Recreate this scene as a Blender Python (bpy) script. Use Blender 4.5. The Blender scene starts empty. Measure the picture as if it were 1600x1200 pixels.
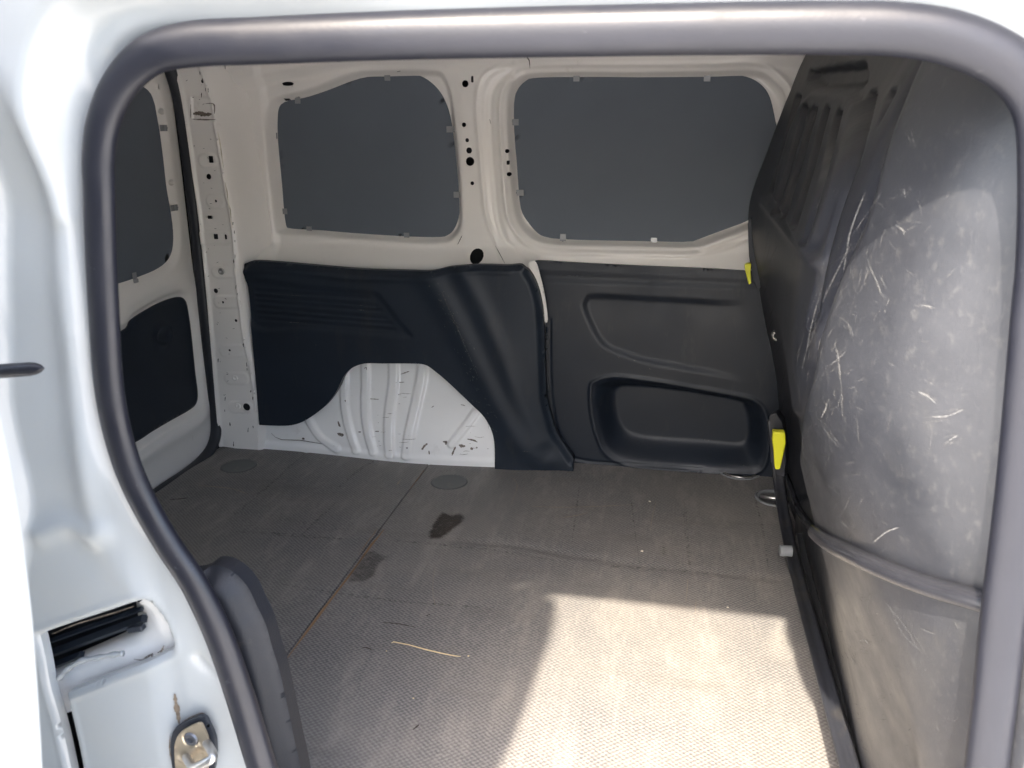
import bpy, math, random
import numpy as np
import time; _T0=time.time()
from mathutils import Vector, Matrix, Euler
random.seed(7); RNG = np.random.RandomState(7)
sc = bpy.context.scene
COL = sc.collection

# ------------------------------------------------------------------ camera
FPX = 1300.0
CAM = np.array([0.0, -0.62, 0.92])
VY = (1075.0, 185.0); SLOPE = .008
_Y = np.array([VY[0]-800, 600-VY[1], FPX]); _Y /= np.linalg.norm(_Y)
_h = np.array([1, SLOPE, 0.]); _X = _h-_Y*(_h@_Y); _X /= np.linalg.norm(_X)
_Z = np.cross(_X, _Y)
if _Z[1] < 0: _Z = -_Z
M = np.array([_X, _Y, _Z])
cam_d = bpy.data.cameras.new('camera'); cam = bpy.data.objects.new('camera', cam_d); COL.objects.link(cam)
cam_d.sensor_width = 36; cam_d.lens = FPX/1600*36; cam_d.clip_start = .01; cam_d.clip_end = 500
r_ = M[:, 0]; u_ = M[:, 1]; f_ = M[:, 2]
cam.matrix_world = Matrix(((r_[0], u_[0], -f_[0], CAM[0]), (r_[1], u_[1], -f_[1], CAM[1]), (r_[2], u_[2], -f_[2], CAM[2]), (0, 0, 0, 1)))
cam_d.dof.use_dof = True; cam_d.dof.focus_distance = 1.75; cam_d.dof.aperture_fstop = 11.0
sc.camera = cam
# ------------------------------------------------------------------ sky, sun, exposure
SUN = Vector((.17, 1.0, -1.13)).normalized()
ELEV = math.asin(-SUN.z)
w = bpy.data.worlds.new('World'); sc.world = w; w.use_nodes = True
nt = w.node_tree; bg = nt.nodes['Background']
sky = nt.nodes.new('ShaderNodeTexSky'); sky.sky_type = 'NISHITA'; sky.sun_disc = False
sky.sun_elevation = ELEV
sky.sun_rotation = math.atan2(-SUN.x, -SUN.y)
sky.altitude = 100; sky.dust_density = 4.0
nt.links.new(sky.outputs[0], bg.inputs[0]); bg.inputs[1].default_value = .15
sd_ = bpy.data.lights.new('sun', 'SUN'); sun = bpy.data.objects.new('sun', sd_); COL.objects.link(sun)
sd_.energy = 2.0; sd_.angle = math.radians(1.1); sd_.color = (1, .88, .72)
sun.rotation_euler = SUN.to_track_quat('-Z', 'Y').to_euler(); sun.location = (-1, -4, 5)
sc.view_settings.view_transform = 'Standard'; sc.view_settings.look = 'None'
sc.view_settings.exposure = 2.92; sc.view_settings.gamma = 1
sc.render.engine = 'CYCLES'
cy = sc.cycles
cy.max_bounces = 10; cy.diffuse_bounces = 7; cy.glossy_bounces = 4; cy.use_denoising = True
cy.sample_clamp_indirect = 8; cy.caustics_reflective = False; cy.caustics_refractive = False

# ------------------------------------------------------------------ projection helpers
def ray(px, py): return M @ np.array([px-800, 600-py, FPX])
def P(px, py, ax, val):
    """the point where the line of sight through a photo pixel meets a plane of the van"""
    r = ray(px, py); t = (val-CAM[ax])/r[ax]; return CAM+t*r
def wall(pts, y):  return [tuple(P(p[0], p[1], 1, y)[[0, 2]]) for p in pts]     # -> (x,z)
def rear(pts, x):  return [tuple(P(p[0], p[1], 0, x)[[1, 2]]) for p in pts]     # -> (y,z)
def flo(pts, z=0): return [tuple(P(p[0], p[1], 2, z)[[0, 1]]) for p in pts]     # -> (x,y)
def cr(pts, n=6, closed=True, corners=()):
    """Catmull-Rom through the points; indices in corners stay sharp"""
    P_ = [np.array(p[:2], float) for p in pts]; N = len(P_); out = []
    rng = range(N if closed else N-1)
    for i in rng:
        p1, p2 = P_[i], P_[(i+1) % N]
        p0 = P_[(i-1) % N] if (closed or i > 0) else p1
        p3 = P_[(i+2) % N] if (closed or i+2 < N) else p2
        if i in corners: p0 = p1
        if (i+1) % N in corners: p3 = p2
        for k in range(n):
            t = k/n
            out.append(tuple(.5*((2*p1)+(-p0+p2)*t+(2*p0-5*p1+4*p2-p3)*t*t+(-p0+3*p1-3*p2+p3)*t**3)))
    if not closed: out.append(tuple(P_[-1]))
    return out
def segd(pts, U, V, closed):
    D = np.full(U.shape, 1e9, np.float64); n = len(pts)
    for i in range(n if closed else n-1):
        ax, ay = pts[i]; bx, by = pts[(i+1) % n]
        dx, dy = bx-ax, by-ay; L = dx*dx+dy*dy
        if L < 1e-14: continue
        t = np.clip(((U-ax)*dx+(V-ay)*dy)/L, 0, 1)
        np.minimum(D, (U-ax-t*dx)**2+(V-ay-t*dy)**2, out=D)
    return np.sqrt(D)
def sdf(pts, U, V):
    D = segd(pts, U, V, True); ins = np.zeros(U.shape, bool); n = len(pts)
    for i in range(n):
        ax, ay = pts[i]; bx, by = pts[(i+1) % n]
        if ay == by: continue
        c = ((ay > V) != (by > V)) & (U < (bx-ax)*(V-ay)/(by-ay)+ax)
        ins ^= c
    return np.where(ins, -D, D)
def line(pts, U, V): return segd(pts, U, V, False)
def sm(x, a, b):
    t = np.clip((x-a)/(b-a), 0, 1); return t*t*(3-2*t)
def bump1(d, w): return np.exp(-(d/w)**2)
def circ(c, r, n=16, ry=None):
    ry = ry or r
    return [(c[0]+r*math.cos(2*math.pi*i/n), c[1]+ry*math.sin(2*math.pi*i/n)) for i in range(n)]
def rectp(c, w_, h_): return [(c[0]-w_/2, c[1]-h_/2), (c[0]+w_/2, c[1]-h_/2), (c[0]+w_/2, c[1]+h_/2), (c[0]-w_/2, c[1]+h_/2)]

# ------------------------------------------------------------------ object helpers
BASE = Vector((-.5, .75, -.62))
def thing(name, label, cat, loc, group=None):
    o = bpy.data.objects.new(name, None); COL.objects.link(o); o.location = loc
    o['label'] = label; o['category'] = cat
    if group: o['group'] = group
    return o
VAN = thing('cargo_van', 'white panel van seen through its open side door, empty load bay with black lower trim', 'van', BASE)
def wloc(o):
    v = Vector((0, 0, 0))
    while o is not None: v += o.location; o = o.parent
    return v
def link(name, me, mat, parent, loc=None, label=None):
    o = bpy.data.objects.new(name, me); COL.objects.link(o)
    if mat is not None and len(me.materials) == 0: me.materials.append(mat)
    if parent is not None:
        o.parent = parent; o.location = (Vector(loc) if loc is not None else Vector((0, 0, 0)))-wloc(parent)
    elif loc is not None: o.location = loc
    if label: o['label'] = label
    return o
def mesh(name, V, F, smooth=None):
    me = bpy.data.meshes.new(name); me.from_pydata([tuple(map(float, v)) for v in V], [], [tuple(map(int, f)) for f in F])
    if smooth is True: me.polygons.foreach_set('use_smooth', [True]*len(me.polygons))
    elif smooth is not None and smooth is not False: me.polygons.foreach_set('use_smooth', list(smooth))
    me.update(); return me
def sheet(name, mat, mapf, out, holes, h, depth, thick, parent, label=None):
    """pressed sheet: grid clipped to an outline and cut by holes, its relief from depth(u,v), its edge given real thickness"""
    o = np.array(out); u0, v0 = o.min(0)-2*h; u1, v1 = o.max(0)+2*h
    nu, nv = int((u1-u0)/h)+2, int((v1-v0)/h)+2
    gu, gv = np.meshgrid(u0+h*np.arange(nu), v0+h*np.arange(nv), indexing='ij')
    sd = sdf(out, gu, gv)
    for hl in holes:
        a = np.array(hl); lo = a.min(0)-4*h; hi = a.max(0)+4*h
        i0, i1 = max(0, int((lo[0]-u0)/h)), min(nu, int((hi[0]-u0)/h)+2); j0, j1 = max(0, int((lo[1]-v0)/h)), min(nv, int((hi[1]-v0)/h)+2)
        if i1 <= i0 or j1 <= j0: continue
        s = -sdf(hl, gu[i0:i1, j0:j1], gv[i0:i1, j0:j1])
        sd[i0:i1, j0:j1] = np.maximum(sd[i0:i1, j0:j1], s)
    gx, gy = np.gradient(sd, h); gl = np.maximum(np.hypot(gx, gy), .35)
    T = .72*h; snap = np.abs(sd) < T
    U = np.where(snap, gu-sd*gx/gl**2, gu); Vv = np.where(snap, gv-sd*gy/gl**2, gv)
    ok = sd < T
    fk = ok[:-1, :-1] & ok[1:, :-1] & ok[1:, 1:] & ok[:-1, 1:]
    cs = (sd[:-1, :-1]+sd[1:, :-1]+sd[1:, 1:]+sd[:-1, 1:])/4
    fk &= cs < 0.02*h
    I = np.arange(nu*nv).reshape(nu, nv)
    F = np.stack([I[:-1, :-1][fk], I[1:, :-1][fk], I[1:, 1:][fk], I[:-1, 1:][fk]], 1)
    used = np.unique(F); rem = np.full(nu*nv, -1); rem[used] = np.arange(len(used)); F = rem[F]
    uu = U.ravel()[used]; vv = Vv.ravel()[used]
    dd = depth(uu, vv) if callable(depth) else np.full(uu.shape, float(depth))
    A = mapf(uu, vv, dd)
    E = np.concatenate([F[:, [0, 1]], F[:, [1, 2]], F[:, [2, 3]], F[:, [3, 0]]])
    Es = np.sort(E, 1); key = Es[:, 0].astype(np.int64)*len(used)+Es[:, 1]
    _, idx, cnt = np.unique(key, return_index=True, return_counts=True)
    B = E[idx[cnt == 1]]
    bv = np.unique(B); rm = np.full(len(used), -1); rm[bv] = np.arange(len(bv)); n = len(used)
    front = A[bv]; back = mapf(uu[bv], vv[bv], dd[bv]-thick)
    R = np.stack([n+rm[B[:, 1]], n+rm[B[:, 0]], n+len(bv)+rm[B[:, 0]], n+len(bv)+rm[B[:, 1]]], 1)
    V = np.concatenate([A, front, back]); Fa = np.concatenate([F, R])
    me = bpy.data.meshes.new(name)
    me.vertices.add(len(V)); me.vertices.foreach_set('co', V.ravel())
    me.loops.add(Fa.size); me.loops.foreach_set('vertex_index', Fa.ravel().astype(np.int32))
    me.polygons.add(len(Fa)); me.polygons.foreach_set('loop_start', np.arange(0, Fa.size, 4, dtype=np.int32))
    me.polygons.foreach_set('use_smooth', np.ones(len(Fa), bool))
    me.update(calc_edges=True); me.validate()
    return link(name, me, mat, parent, label=label)
def map_wall(y): return lambda u, v, d: np.stack([u, y-d, v], 1)           # relief towards the load bay
def map_floor(z): return lambda u, v, d: np.stack([u, v, z+d], 1)
def map_rear(x): return lambda u, v, d: np.stack([x+d, u, v], 1)
def boxv(c, s, rot=None, bev=.12):
    """bevelled box as (verts, faces)"""
    cx, cy_, cz = c; sx, sy, sz = [q/2 for q in s]; b = min(sx, sy, sz)*bev*2
    V = []
    for z, k in ((-sz, b), (-sz+b, 0), (sz-b, 0), (sz, b)):
        x, y = sx-k, sy-k
        q = b if k == 0 else b*.6
        for p in ((-x+q, -y), (x-q, -y), (x, -y+q), (x, y-q), (x-q, y), (-x+q, y), (-x, y-q), (-x, -y+q)): V.append((p[0], p[1], z))
    F = [tuple(reversed(range(8))), tuple(range(24, 32))]
    for l in range(3):
        for i in range(8): F.append((l*8+i, l*8+(i+1) % 8, l*8+8+(i+1) % 8, l*8+8+i))
    R = rot if rot is not None else Matrix.Identity(3)
    V = [tuple(R @ Vector(v)+Vector((cx, cy_, cz))) for v in V]
    return V, F
def join(parts):
    V, F = [], []
    for v, f in parts:
        o = len(V); V += list(v); F += [tuple(i+o for i in q) for q in f]
    return V, F
def tube(path, rad, n=10, closed=False, flat=1.0, up=None, caps=True):
    """sweep; rad may be a list"""
    pts = [Vector(p) for p in path]; N = len(pts); V, F = [], []
    rad = rad if isinstance(rad, (list, tuple)) else [rad]*N
    ref = Vector(up) if up is not None else Vector((0, 0, 1)); prev = None
    for i, p in enumerate(pts):
        a = pts[(i-1) % N] if (closed or i > 0) else p; b = pts[(i+1) % N] if (closed or i < N-1) else p
        t = (b-a).normalized()
        if up is not None: s = t.cross(ref)
        elif prev is None:
            s = t.cross(ref)
            if s.length < .1: s = t.cross(Vector((1, 0, 0)))
        else: s = prev-t*prev.dot(t)
        s.normalize(); prev = s; q = s.cross(t).normalized()
        for k in range(n):
            an = 2*math.pi*k/n
            V.append(tuple(p+s*math.cos(an)*rad[i]+q*math.sin(an)*rad[i]*flat))
    for i in range(N if closed else N-1):
        for k in range(n):
            a = i*n; b = ((i+1) % N)*n; F.append((a+k, a+(k+1) % n, b+(k+1) % n, b+k))
    if not closed and caps: F.append(tuple(reversed(range(n)))); F.append(tuple((N-1)*n+k for k in range(n)))
    return V, F
def lathe(prof, n=20, c=(0, 0, 0), axis='z', sx=1, sy=1):
    V, F = [], []
    for r, z in prof:
        for k in range(n):
            a = 2*math.pi*k/n; x, y = r*math.cos(a)*sx, r*math.sin(a)*sy
            v = (x, y, z) if axis == 'z' else ((x, -z, y) if axis == 'y' else (z, x, y))
            V.append((v[0]+c[0], v[1]+c[1], v[2]+c[2]))
    for i in range(len(prof)-1):
        for k in range(n): F.append((i*n+k, i*n+(k+1) % n, (i+1)*n+(k+1) % n, (i+1)*n+k))
    F.append(tuple(range((len(prof)-1)*n, len(prof)*n))); F.append(tuple(reversed(range(n))))
    return V, F

# ------------------------------------------------------------------ materials
def mat(name, base, rough=.5, spec=.5, coat=0, metal=0, noise=None, rough_noise=None, bump=None, dirt=None):
    """noise=(scale, amount, stretch)  dirt=(colour, scale, threshold, amount, stretch)  bump=(scale, strength, distance)"""
    m = bpy.data.materials.new(name); m.use_nodes = True; t = m.node_tree; b = t.nodes['Principled BSDF']
    b.inputs['Base Color'].default_value = (*base, 1); b.inputs['Roughness'].default_value = rough
    b.inputs['Specular IOR Level'].default_value = spec; b.inputs['Coat Weight'].default_value = coat
    b.inputs['Coat Roughness'].default_value = .08; b.inputs['Metallic'].default_value = metal
    tc = t.nodes.new('ShaderNodeTexCoord')
    def nz(scale, detail=5, stretch=(1, 1, 1), rough_=.6, rot=(0, 0, 0)):
        mp = t.nodes.new('ShaderNodeMapping'); mp.inputs['Scale'].default_value = stretch; mp.inputs['Rotation'].default_value = rot
        t.links.new(tc.outputs['Object'], mp.inputs[0])
        n = t.nodes.new('ShaderNodeTexNoise'); n.inputs['Scale'].default_value = scale; n.inputs['Detail'].default_value = detail
        n.inputs['Roughness'].default_value = rough_; t.links.new(mp.outputs[0], n.inputs[0]); return n.outputs['Fac']
    def ramp(src, a, b_, lo=0., hi=1.):
        r = t.nodes.new('ShaderNodeMapRange'); r.inputs[1].default_value = a; r.inputs[2].default_value = b_
        r.inputs[3].default_value = lo; r.inputs[4].default_value = hi; t.links.new(src, r.inputs[0]); return r.outputs[0]
    def mix(f, a, b_):
        x = t.nodes.new('ShaderNodeMix'); x.data_type = 'RGBA'
        if isinstance(f, float): x.inputs[0].default_value = f
        else: t.links.new(f, x.inputs[0])
        for s, i in ((a, 6), (b_, 7)):
            if isinstance(s, tuple): x.inputs[i].default_value = (*s, 1)
            else: t.links.new(s, x.inputs[i])
        return x.outputs[2]
    col = base
    if noise:
        sc_, am, st = noise
        col = mix(ramp(nz(sc_, 6, st), .3, .7), tuple(c*(1-am) for c in base), tuple(min(1, c*(1+am)) for c in base))
    for d in (dirt or []):
        dc, sc_, th, am, st = d[:5]; rot = d[5] if len(d) > 5 else (0, 0, 0)
        col = mix(ramp(nz(sc_, 8, st, .7, rot), th, th+.12, 0, am), col, dc)
    if not isinstance(col, tuple): t.links.new(col, b.inputs['Base Color'])
    if rough_noise:
        t.links.new(ramp(nz(rough_noise[0], 6), .3, .7, rough-rough_noise[1], rough+rough_noise[1]), b.inputs['Roughness'])
    if bump:
        bn = t.nodes.new('ShaderNodeBump'); bn.inputs['Strength'].default_value = bump[1]; bn.inputs['Distance'].default_value = bump[2]
        t.links.new(nz(bump[0], 3), bn.inputs['Height']); t.links.new(bn.outputs[0], b.inputs['Normal'])
    return m
M_IN = mat('inner_paint', (.84, .815, .78), .36, .5, .25, noise=(3, .03, (1, 1, 1)), rough_noise=(6, .08), bump=(9, .12, .004),
           dirt=[((.33, .29, .24), 14, .66, .35, (1, 1, .5)), ((.3, .27, .23), 90, .74, .3, (1, 1, 1))])
M_ARCH = mat('arch_paint', (.88, .88, .87), .25, .5, .4, noise=(4, .03, (1, 1, 1)), bump=(12, .1, .003),
             dirt=[((.3, .27, .22), 60, .72, .6, (.35, 1, 1.6)), ((.42, .4, .36), 9, .62, .3, (1, 1, 1))])
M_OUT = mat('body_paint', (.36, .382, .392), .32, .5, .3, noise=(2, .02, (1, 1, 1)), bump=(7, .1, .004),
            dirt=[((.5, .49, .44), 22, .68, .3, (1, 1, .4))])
M_SHELL = mat('shell_paint', (.84, .835, .82), .5)
M_CAV = mat('cavity_shade', (.012, .014, .018), .8)  # near-black base stands in for shade inside holes and hollows
M_TRIMA = mat('black_trim_blue_shade', (.0105, .017, .028), .52, .38, noise=(5, .15, (1, 1, 1)), bump=(900, .25, .0005), dirt=[((.035, .035, .037), 5, .57, .4, (3, 1, .8)), ((.09, .085, .08), 38, .73, .5, (1.5, 1, .4))])  # blue cast of skylit shade mixed into the black base
M_BOARD = mat('hardboard', (.118, .138, .166), .62, .3, noise=(2.5, .06, (1, 1, 1)), bump=(600, .25, .0006),
              dirt=[((.15, .155, .16), 260, .62, .35, (1, 1, 1))])
M_TRIM = mat('black_trim', (.0075, .0125, .022), .5, .45, noise=(5, .15, (1, 1, 1)), rough_noise=(8, .08), bump=(900, .25, .0005),  # base carries the same blue shade cast
             dirt=[((.04, .04, .042), 6, .58, .5, (3, 1, .8)), ((.09, .085, .08), 38, .72, .5, (1.5, 1, .4))])
M_SEAL = mat('seal_rubber', (.011, .012, .018), .42, .42, noise=(8, .12, (1, 1, 1)), rough_noise=(25, .1), bump=(350, .15, .0006),
             dirt=[((.17, .17, .18), 60, .66, .5, (1, 1, 1))])
M_SEAL2 = mat('door_seal_rubber', (.018, .022, .03), .5)
M_BULK = mat('bulkhead_plastic', (.026, .028, .034), .37, 1.0, noise=(5, .14, (1, 1, 1)), rough_noise=(20, .09), bump=(420, .25, .0007),
             dirt=[((.05, .05, .05), 8, .50, .45, (1, 1, .6)), ((.085, .085, .083), 140, .55, .35, (1, 1, .6)), ((.015, .016, .02), 22, .60, .4, (1, 1, .8)), ((.17, .165, .155), 260, .68, .5, (1, 1, 1))])
M_BULK2 = mat('bulkhead_plastic_dark', (.022, .024, .031), .46, .42, noise=(6, .2, (1, 1, 1)), bump=(500, .25, .0006),
              dirt=[((.05, .048, .046), 9, .5, .6, (2, 2, .35)), ((.10, .095, .09), 50, .64, .5, (2, 2, .2))])
M_BEAD = mat('bulkhead_bead', (.024, .025, .03), .24, 1.0, noise=(20, .15, (1, 1, 1)))
M_STEP = mat('step_trim', (.012, .0135, .018), .55, .4, bump=(500, .4, .001), dirt=[((.1, .085, .07), 12, .6, .5, (1, 1, 1))])
M_METAL = mat('steel', (.5, .49, .47), .35, metal=.9, noise=(40, .15, (1, 1, 1)))
M_SCREW = mat('screw_steel', (.13, .135, .15), .4, metal=.7)
M_ZINC = mat('zinc_plate', (.52, .44, .33), .33, metal=.8, noise=(30, .15, (1, 1, 1)), dirt=[((.2, .13, .07), 60, .6, .5, (1, 1, 1))])
M_CLIP = mat('clip_metal', (.3, .31, .32), .35, metal=.3)
M_YEL = mat('yellow_plastic', (.80, .78, .03), .4)
M_GREY = mat('grey_plastic', (.2, .21, .22), .5)
M_SCR = mat('scratch_pale', (.24, .238, .23), .6)
def broken(m, scale, lo, hi, top=1.0):
    t = m.node_tree; n = t.nodes.new('ShaderNodeTexNoise'); n.inputs['Scale'].default_value = scale; n.inputs['Detail'].default_value = 7; n.inputs['Roughness'].default_value = .8
    r = t.nodes.new('ShaderNodeMapRange'); r.inputs[1].default_value = lo; r.inputs[2].default_value = hi; r.inputs[4].default_value = top
    t.links.new([q for q in t.nodes if q.type == 'TEX_COORD'][0].outputs['Object'], n.inputs[0]); t.links.new(n.outputs['Fac'], r.inputs[0]); t.links.new(r.outputs[0], t.nodes['Principled BSDF'].inputs['Alpha'])
broken(M_SCR, 260, .36, .54, 1.0)
M_SCR2 = mat('scratch_fine', (.14, .138, .134), .6); broken(M_SCR2, 300, .36, .58, 1.0)
M_CHIP = mat('bare_metal_chip', (.15, .125, .10), .6, noise=(80, .4, (1, 1, 1))); broken(M_CHIP, 420, .34, .48)
M_LINE = mat('sealant_line', (.07, .065, .06), .7)
M_CREAM = mat('straw', (.62, .50, .30), .7)
M_CRUMB = mat('crumb', (.7, .66, .55), .8)
M_STAIN = mat('stain', (.045, .034, .026), .45, dirt=[((.085, .07, .055), 70, .5, .7, (1, 1, 1))])
M_GND = mat('ground_concrete', (.64, .63, .60), .8, noise=(3, .12, (1, 1, 1)), bump=(60, .4, .01))

def floor_mat():
    m = mat('load_floor_mat', (.2, .18, .16), .62, .35); t = m.node_tree; b = t.nodes['Principled BSDF']; L = t.links.new
    N = lambda k: t.nodes.new('ShaderNode'+k)
    tc = [n for n in t.nodes if n.type == 'TEX_COORD'][0]
    sp = N('SeparateXYZ'); L(tc.outputs['Object'], sp.inputs[0])
    def m_(op, a, b_=None):
        n = N('Math'); n.operation = op
        for i, s in enumerate((a, b_)):
            if s is None: continue
            if isinstance(s, (int, float)): n.inputs[i].default_value = s
            else: L(s, n.inputs[i])
        return n.outputs[0]
    jn = N('TexNoise'); jn.inputs['Scale'].default_value = 30; L(tc.outputs['Object'], jn.inputs[0])
    jx = m_('MULTIPLY', m_('SUBTRACT', jn.outputs['Fac'], .5), .0022)
    su = m_('SINE', m_('MULTIPLY', m_('ADD', sp.outputs[0], jx), 2*math.pi/.0105))
    sv = m_('SINE', m_('MULTIPLY', m_('ADD', sp.outputs[1], jx), 2*math.pi/.0088))
    gn = N('TexNoise'); gn.inputs['Scale'].default_value = 210; gn.inputs['Detail'].default_value = 2; L(tc.outputs['Object'], gn.inputs[0])
    pip = m_('ADD', m_('ADD', m_('MULTIPLY', m_('MULTIPLY', su, sv), .38), .5), m_('MULTIPLY', m_('SUBTRACT', gn.outputs['Fac'], .5), 1.1))
    def nz(scale, st, det=7, ro=.65, rot=0):
        mp = N('Mapping'); mp.inputs['Scale'].default_value = st; mp.inputs['Rotation'].default_value = (0, 0, rot); L(tc.outputs['Object'], mp.inputs[0])
        n = N('TexNoise'); n.inputs['Scale'].default_value = scale; n.inputs['Detail'].default_value = det; n.inputs['Roughness'].default_value = ro
        L(mp.outputs[0], n.inputs[0]); return n.outputs['Fac']
    def rg(s, a, b_, lo, hi):
        r = N('MapRange'); r.inputs[1].default_value = a; r.inputs[2].default_value = b_; r.inputs[3].default_value = lo; r.inputs[4].default_value = hi
        L(s, r.inputs[0]); return r.outputs[0]
    def mx(f, a, b_):
        x = N('Mix'); x.data_type = 'RGBA'; L(f, x.inputs[0])
        for s, i in ((a, 6), (b_, 7)):
            if isinstance(s, tuple): x.inputs[i].default_value = (*s, 1)
            else: L(s, x.inputs[i])
        return x.outputs[2]
    c = mx(rg(pip, .25, .8, 0, 1), (.115, .114, .116), (.245, .236, .23))
    c = mx(rg(nz(2.2, (1, 1, 1)), .42, .68, 0, .5), c, (.28, .258, .23))
    c = mx(rg(nz(7, (2.4, .6, 1), 10, .78), .50, .72, 0, .6), c, (.36, .335, .30))
    c = mx(rg(nz(5, (.5, 2.2, 1), rot=.08), .56, .72, 0, .45), c, (.14, .128, .12))
    c = mx(rg(nz(60, (1, 1, 1)), .62, .75, 0, .35), c, (.40, .37, .33))
    L(c, b.inputs['Base Color'])
    bp = N('Bump'); bp.inputs['Strength'].default_value = .45; bp.inputs['Distance'].default_value = .0016; L(pip, bp.inputs['Height']); L(bp.outputs[0], b.inputs['Normal'])
    L(rg(nz(4, (1, 1, 1)), .3, .7, .52, .7), b.inputs['Roughness'])
    return m
M_FLOOR = floor_mat()

# ------------------------------------------------------------------ ground outside
g = mesh('ground', [(-30, -30, -.62), (30, -30, -.62), (30, 30, -.62), (-30, 30, -.62)], [(0, 1, 2, 3)])
go = link('ground', g, M_GND, None); go['kind'] = 'structure'

# ------------------------------------------------------------------ load floor
seam = flo([(668, 728), (437, 1042)])
SX = -.662
YN = .10
def floor_relief(u, v):
    d = np.zeros_like(u)
    d -= .003*bump1(line(flo([(340, 797), (580, 835), (800, 850), (1000, 884), (1225, 905)]), u, v), .007)
    d -= .002*bump1(line(flo([(352, 812), (410, 765), (480, 705)]), u, v), .006)
    d += .0015*np.sin(u*9+1)*np.sin(v*7)
    return d
ring_a = circ(P(702, 753, 2, 0)[:2], .05, 28); ring_b = circ(P(373, 728, 2, 0)[:2], .05, 28)
ring_c = circ(P(1212, 779, 2, 0)[:2], .042, 28)
XB = .262
rearp = [(-1.315, YN), (SX-.0015, YN), (SX-.0015, 1.57), (-1.30, 1.57), (-1.312, 1.455)]
frontp = [(SX+.0015, YN), (XB+.06, YN), (XB+.06, 1.57), (SX+.0015, 1.57)]
f1 = sheet('floor_board', M_FLOOR, map_floor(0), rearp, [ring_b], .011, floor_relief, .012, VAN, 'rear half of the ribbed grey brown load floor')
f2 = sheet('floor_board', M_FLOOR, map_floor(0), frontp, [ring_a, ring_c], .011, floor_relief, .012, VAN, 'front half of the ribbed load floor with sun patch')
link('underfloor', mesh('underfloor', *boxv((-.5, .8, -.06), (2.0, 1.7, .09))), M_CAV, VAN)
def cap(ring_px, m, lab):
    c = P(*ring_px, 2, 0)
    o = link('anchor_cover', mesh('anchor_cover', *lathe([(.0492, -.01), (.0492, -.0006), (.046, .001), (.043, .0004), (.02, .0002), (.0, .0002)], 28), smooth=True), m, VAN, (c[0], c[1], 0), lab)
M_CAP = mat('cover_plastic', (.11, .115, .115), .5, dirt=[((.2, .18, .15), 20, .55, .5, (1, 1, 1))])
cap((702, 753), M_CAP, 'round grey anchor cover in front floor half')
cap((373, 728), M_CAP, 'round grey anchor cover in rear floor corner')
# lashing ring near the bulkhead
c = P(1212, 779, 2, 0)
lr = link('lashing_ring', mesh('lashing_ring', *lathe([(.051, 0.0), (.052, .003), (.046, .005), (.042, .001), (.036, -.02), (.0, -.022)], 28, ), smooth=True), M_GREY, VAN, (c[0], c[1], 0))
lp = [(c[0]+.033*math.cos(a), c[1]+.02*math.sin(a), .004-.006*math.sin(a)) for a in np.linspace(0, 2*math.pi, 20, endpoint=False)]
link('metal_loop', mesh('metal_loop', *tube(lp, .0055, 8, True), smooth=True), M_METAL, lr)
# second lashing ring half hidden by the front trim
c = P(1156, 744, 2, 0)
lr2 = link('lashing_ring', mesh('lashing_ring', *lathe([(.055, 0.0), (.056, .003), (.048, .004), (.046, -.002), (0, -.002)], 28), smooth=True), M_GREY, VAN, (c[0], c[1]+.028, 0))
link('metal_loop', mesh('metal_loop', *tube([(c[0]+.045*math.cos(a), c[1]+.028-.045*math.sin(a), .004) for a in np.linspace(.2, math.pi-.2, 14)], .003, 8), smooth=True), M_METAL, lr2)

# ------------------------------------------------------------------ far side wall
W = 1.56
HOLES = {'c': [(728, 131, 5), (726, 195, 3.4), (731, 219, 3), (734, 235, 4.6), (735.5, 252, 6.6), (739, 286, 3), (793, 236, 3), (796, 272, 3.2), (748.5, 398, 10.8), (449, 90, 0)],
         'r': [(739, 124, 3.5, 9), (794.5, 254, 4, 6), (443, 155.5, 9, 3.4), (413, 155, 5, 2), (428, 141.5, 4, 2)]}
S = W_PX = 2.18/1250.0   # metres per pixel at the wall (about)
wall_holes = []
for h_ in HOLES['c']:
    if h_[2]: wall_holes.append(circ(wall([h_[:2]], W)[0], h_[2]*S, 14))
for h_ in HOLES['r']: wall_holes.append(rectp(wall([h_[:2]], W)[0], h_[2]*S, h_[3]*S))
wall_holes.append(circ(wall([(450, 131)], W)[0], 10*S, 14, 3*S))
b1 = [(424, 163), (445, 158), (470, 152), (500, 141), (530, 130), (557, 121), (580, 117), (610, 115), (640, 114), (660, 120), (680, 135), (694, 155), (704, 185), (710, 225), (716, 280), (719, 312), (717, 337), (708, 360), (694, 370), (675, 374), (650, 373), (575, 367), (500, 363), (456, 360), (447, 353), (442, 310), (434, 250), (428, 200)]
b2 = [(844, 117), (900, 117), (1000, 117), (1100, 116), (1140, 116), (1170, 121), (1190, 133), (1203, 152), (1212, 190), (1222, 240), (1222, 290), (1205, 322), (1167, 345), (1150, 352), (1112, 366), (1082, 377), (1062, 380), (975, 379), (900, 375), (857, 372), (840, 364), (825, 347), (815, 330), (811, 305), (807, 250), (801, 190), (802, 160), (810, 138), (825, 124)]
r1 = [(424, 154), (470, 140), (500, 130), (555, 110), (600, 107), (675, 107), (696, 119), (707, 150), (714, 200), (720, 260), (724, 320), (723, 352), (712, 372), (694, 382), (640, 382), (560, 377), (490, 371), (440, 367), (430, 350), (424, 290), (416, 200)]
r2 = [(830, 112), (900, 110), (1000, 110), (1100, 109), (1180, 108), (1212, 125), (1232, 160), (1240, 260), (1230, 330), (1180, 358), (1130, 374), (1085, 388), (1000, 388), (900, 386), (850, 382), (822, 368), (804, 342), (798, 300), (794, 250), (790, 190), (792, 150), (805, 122)]
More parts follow.
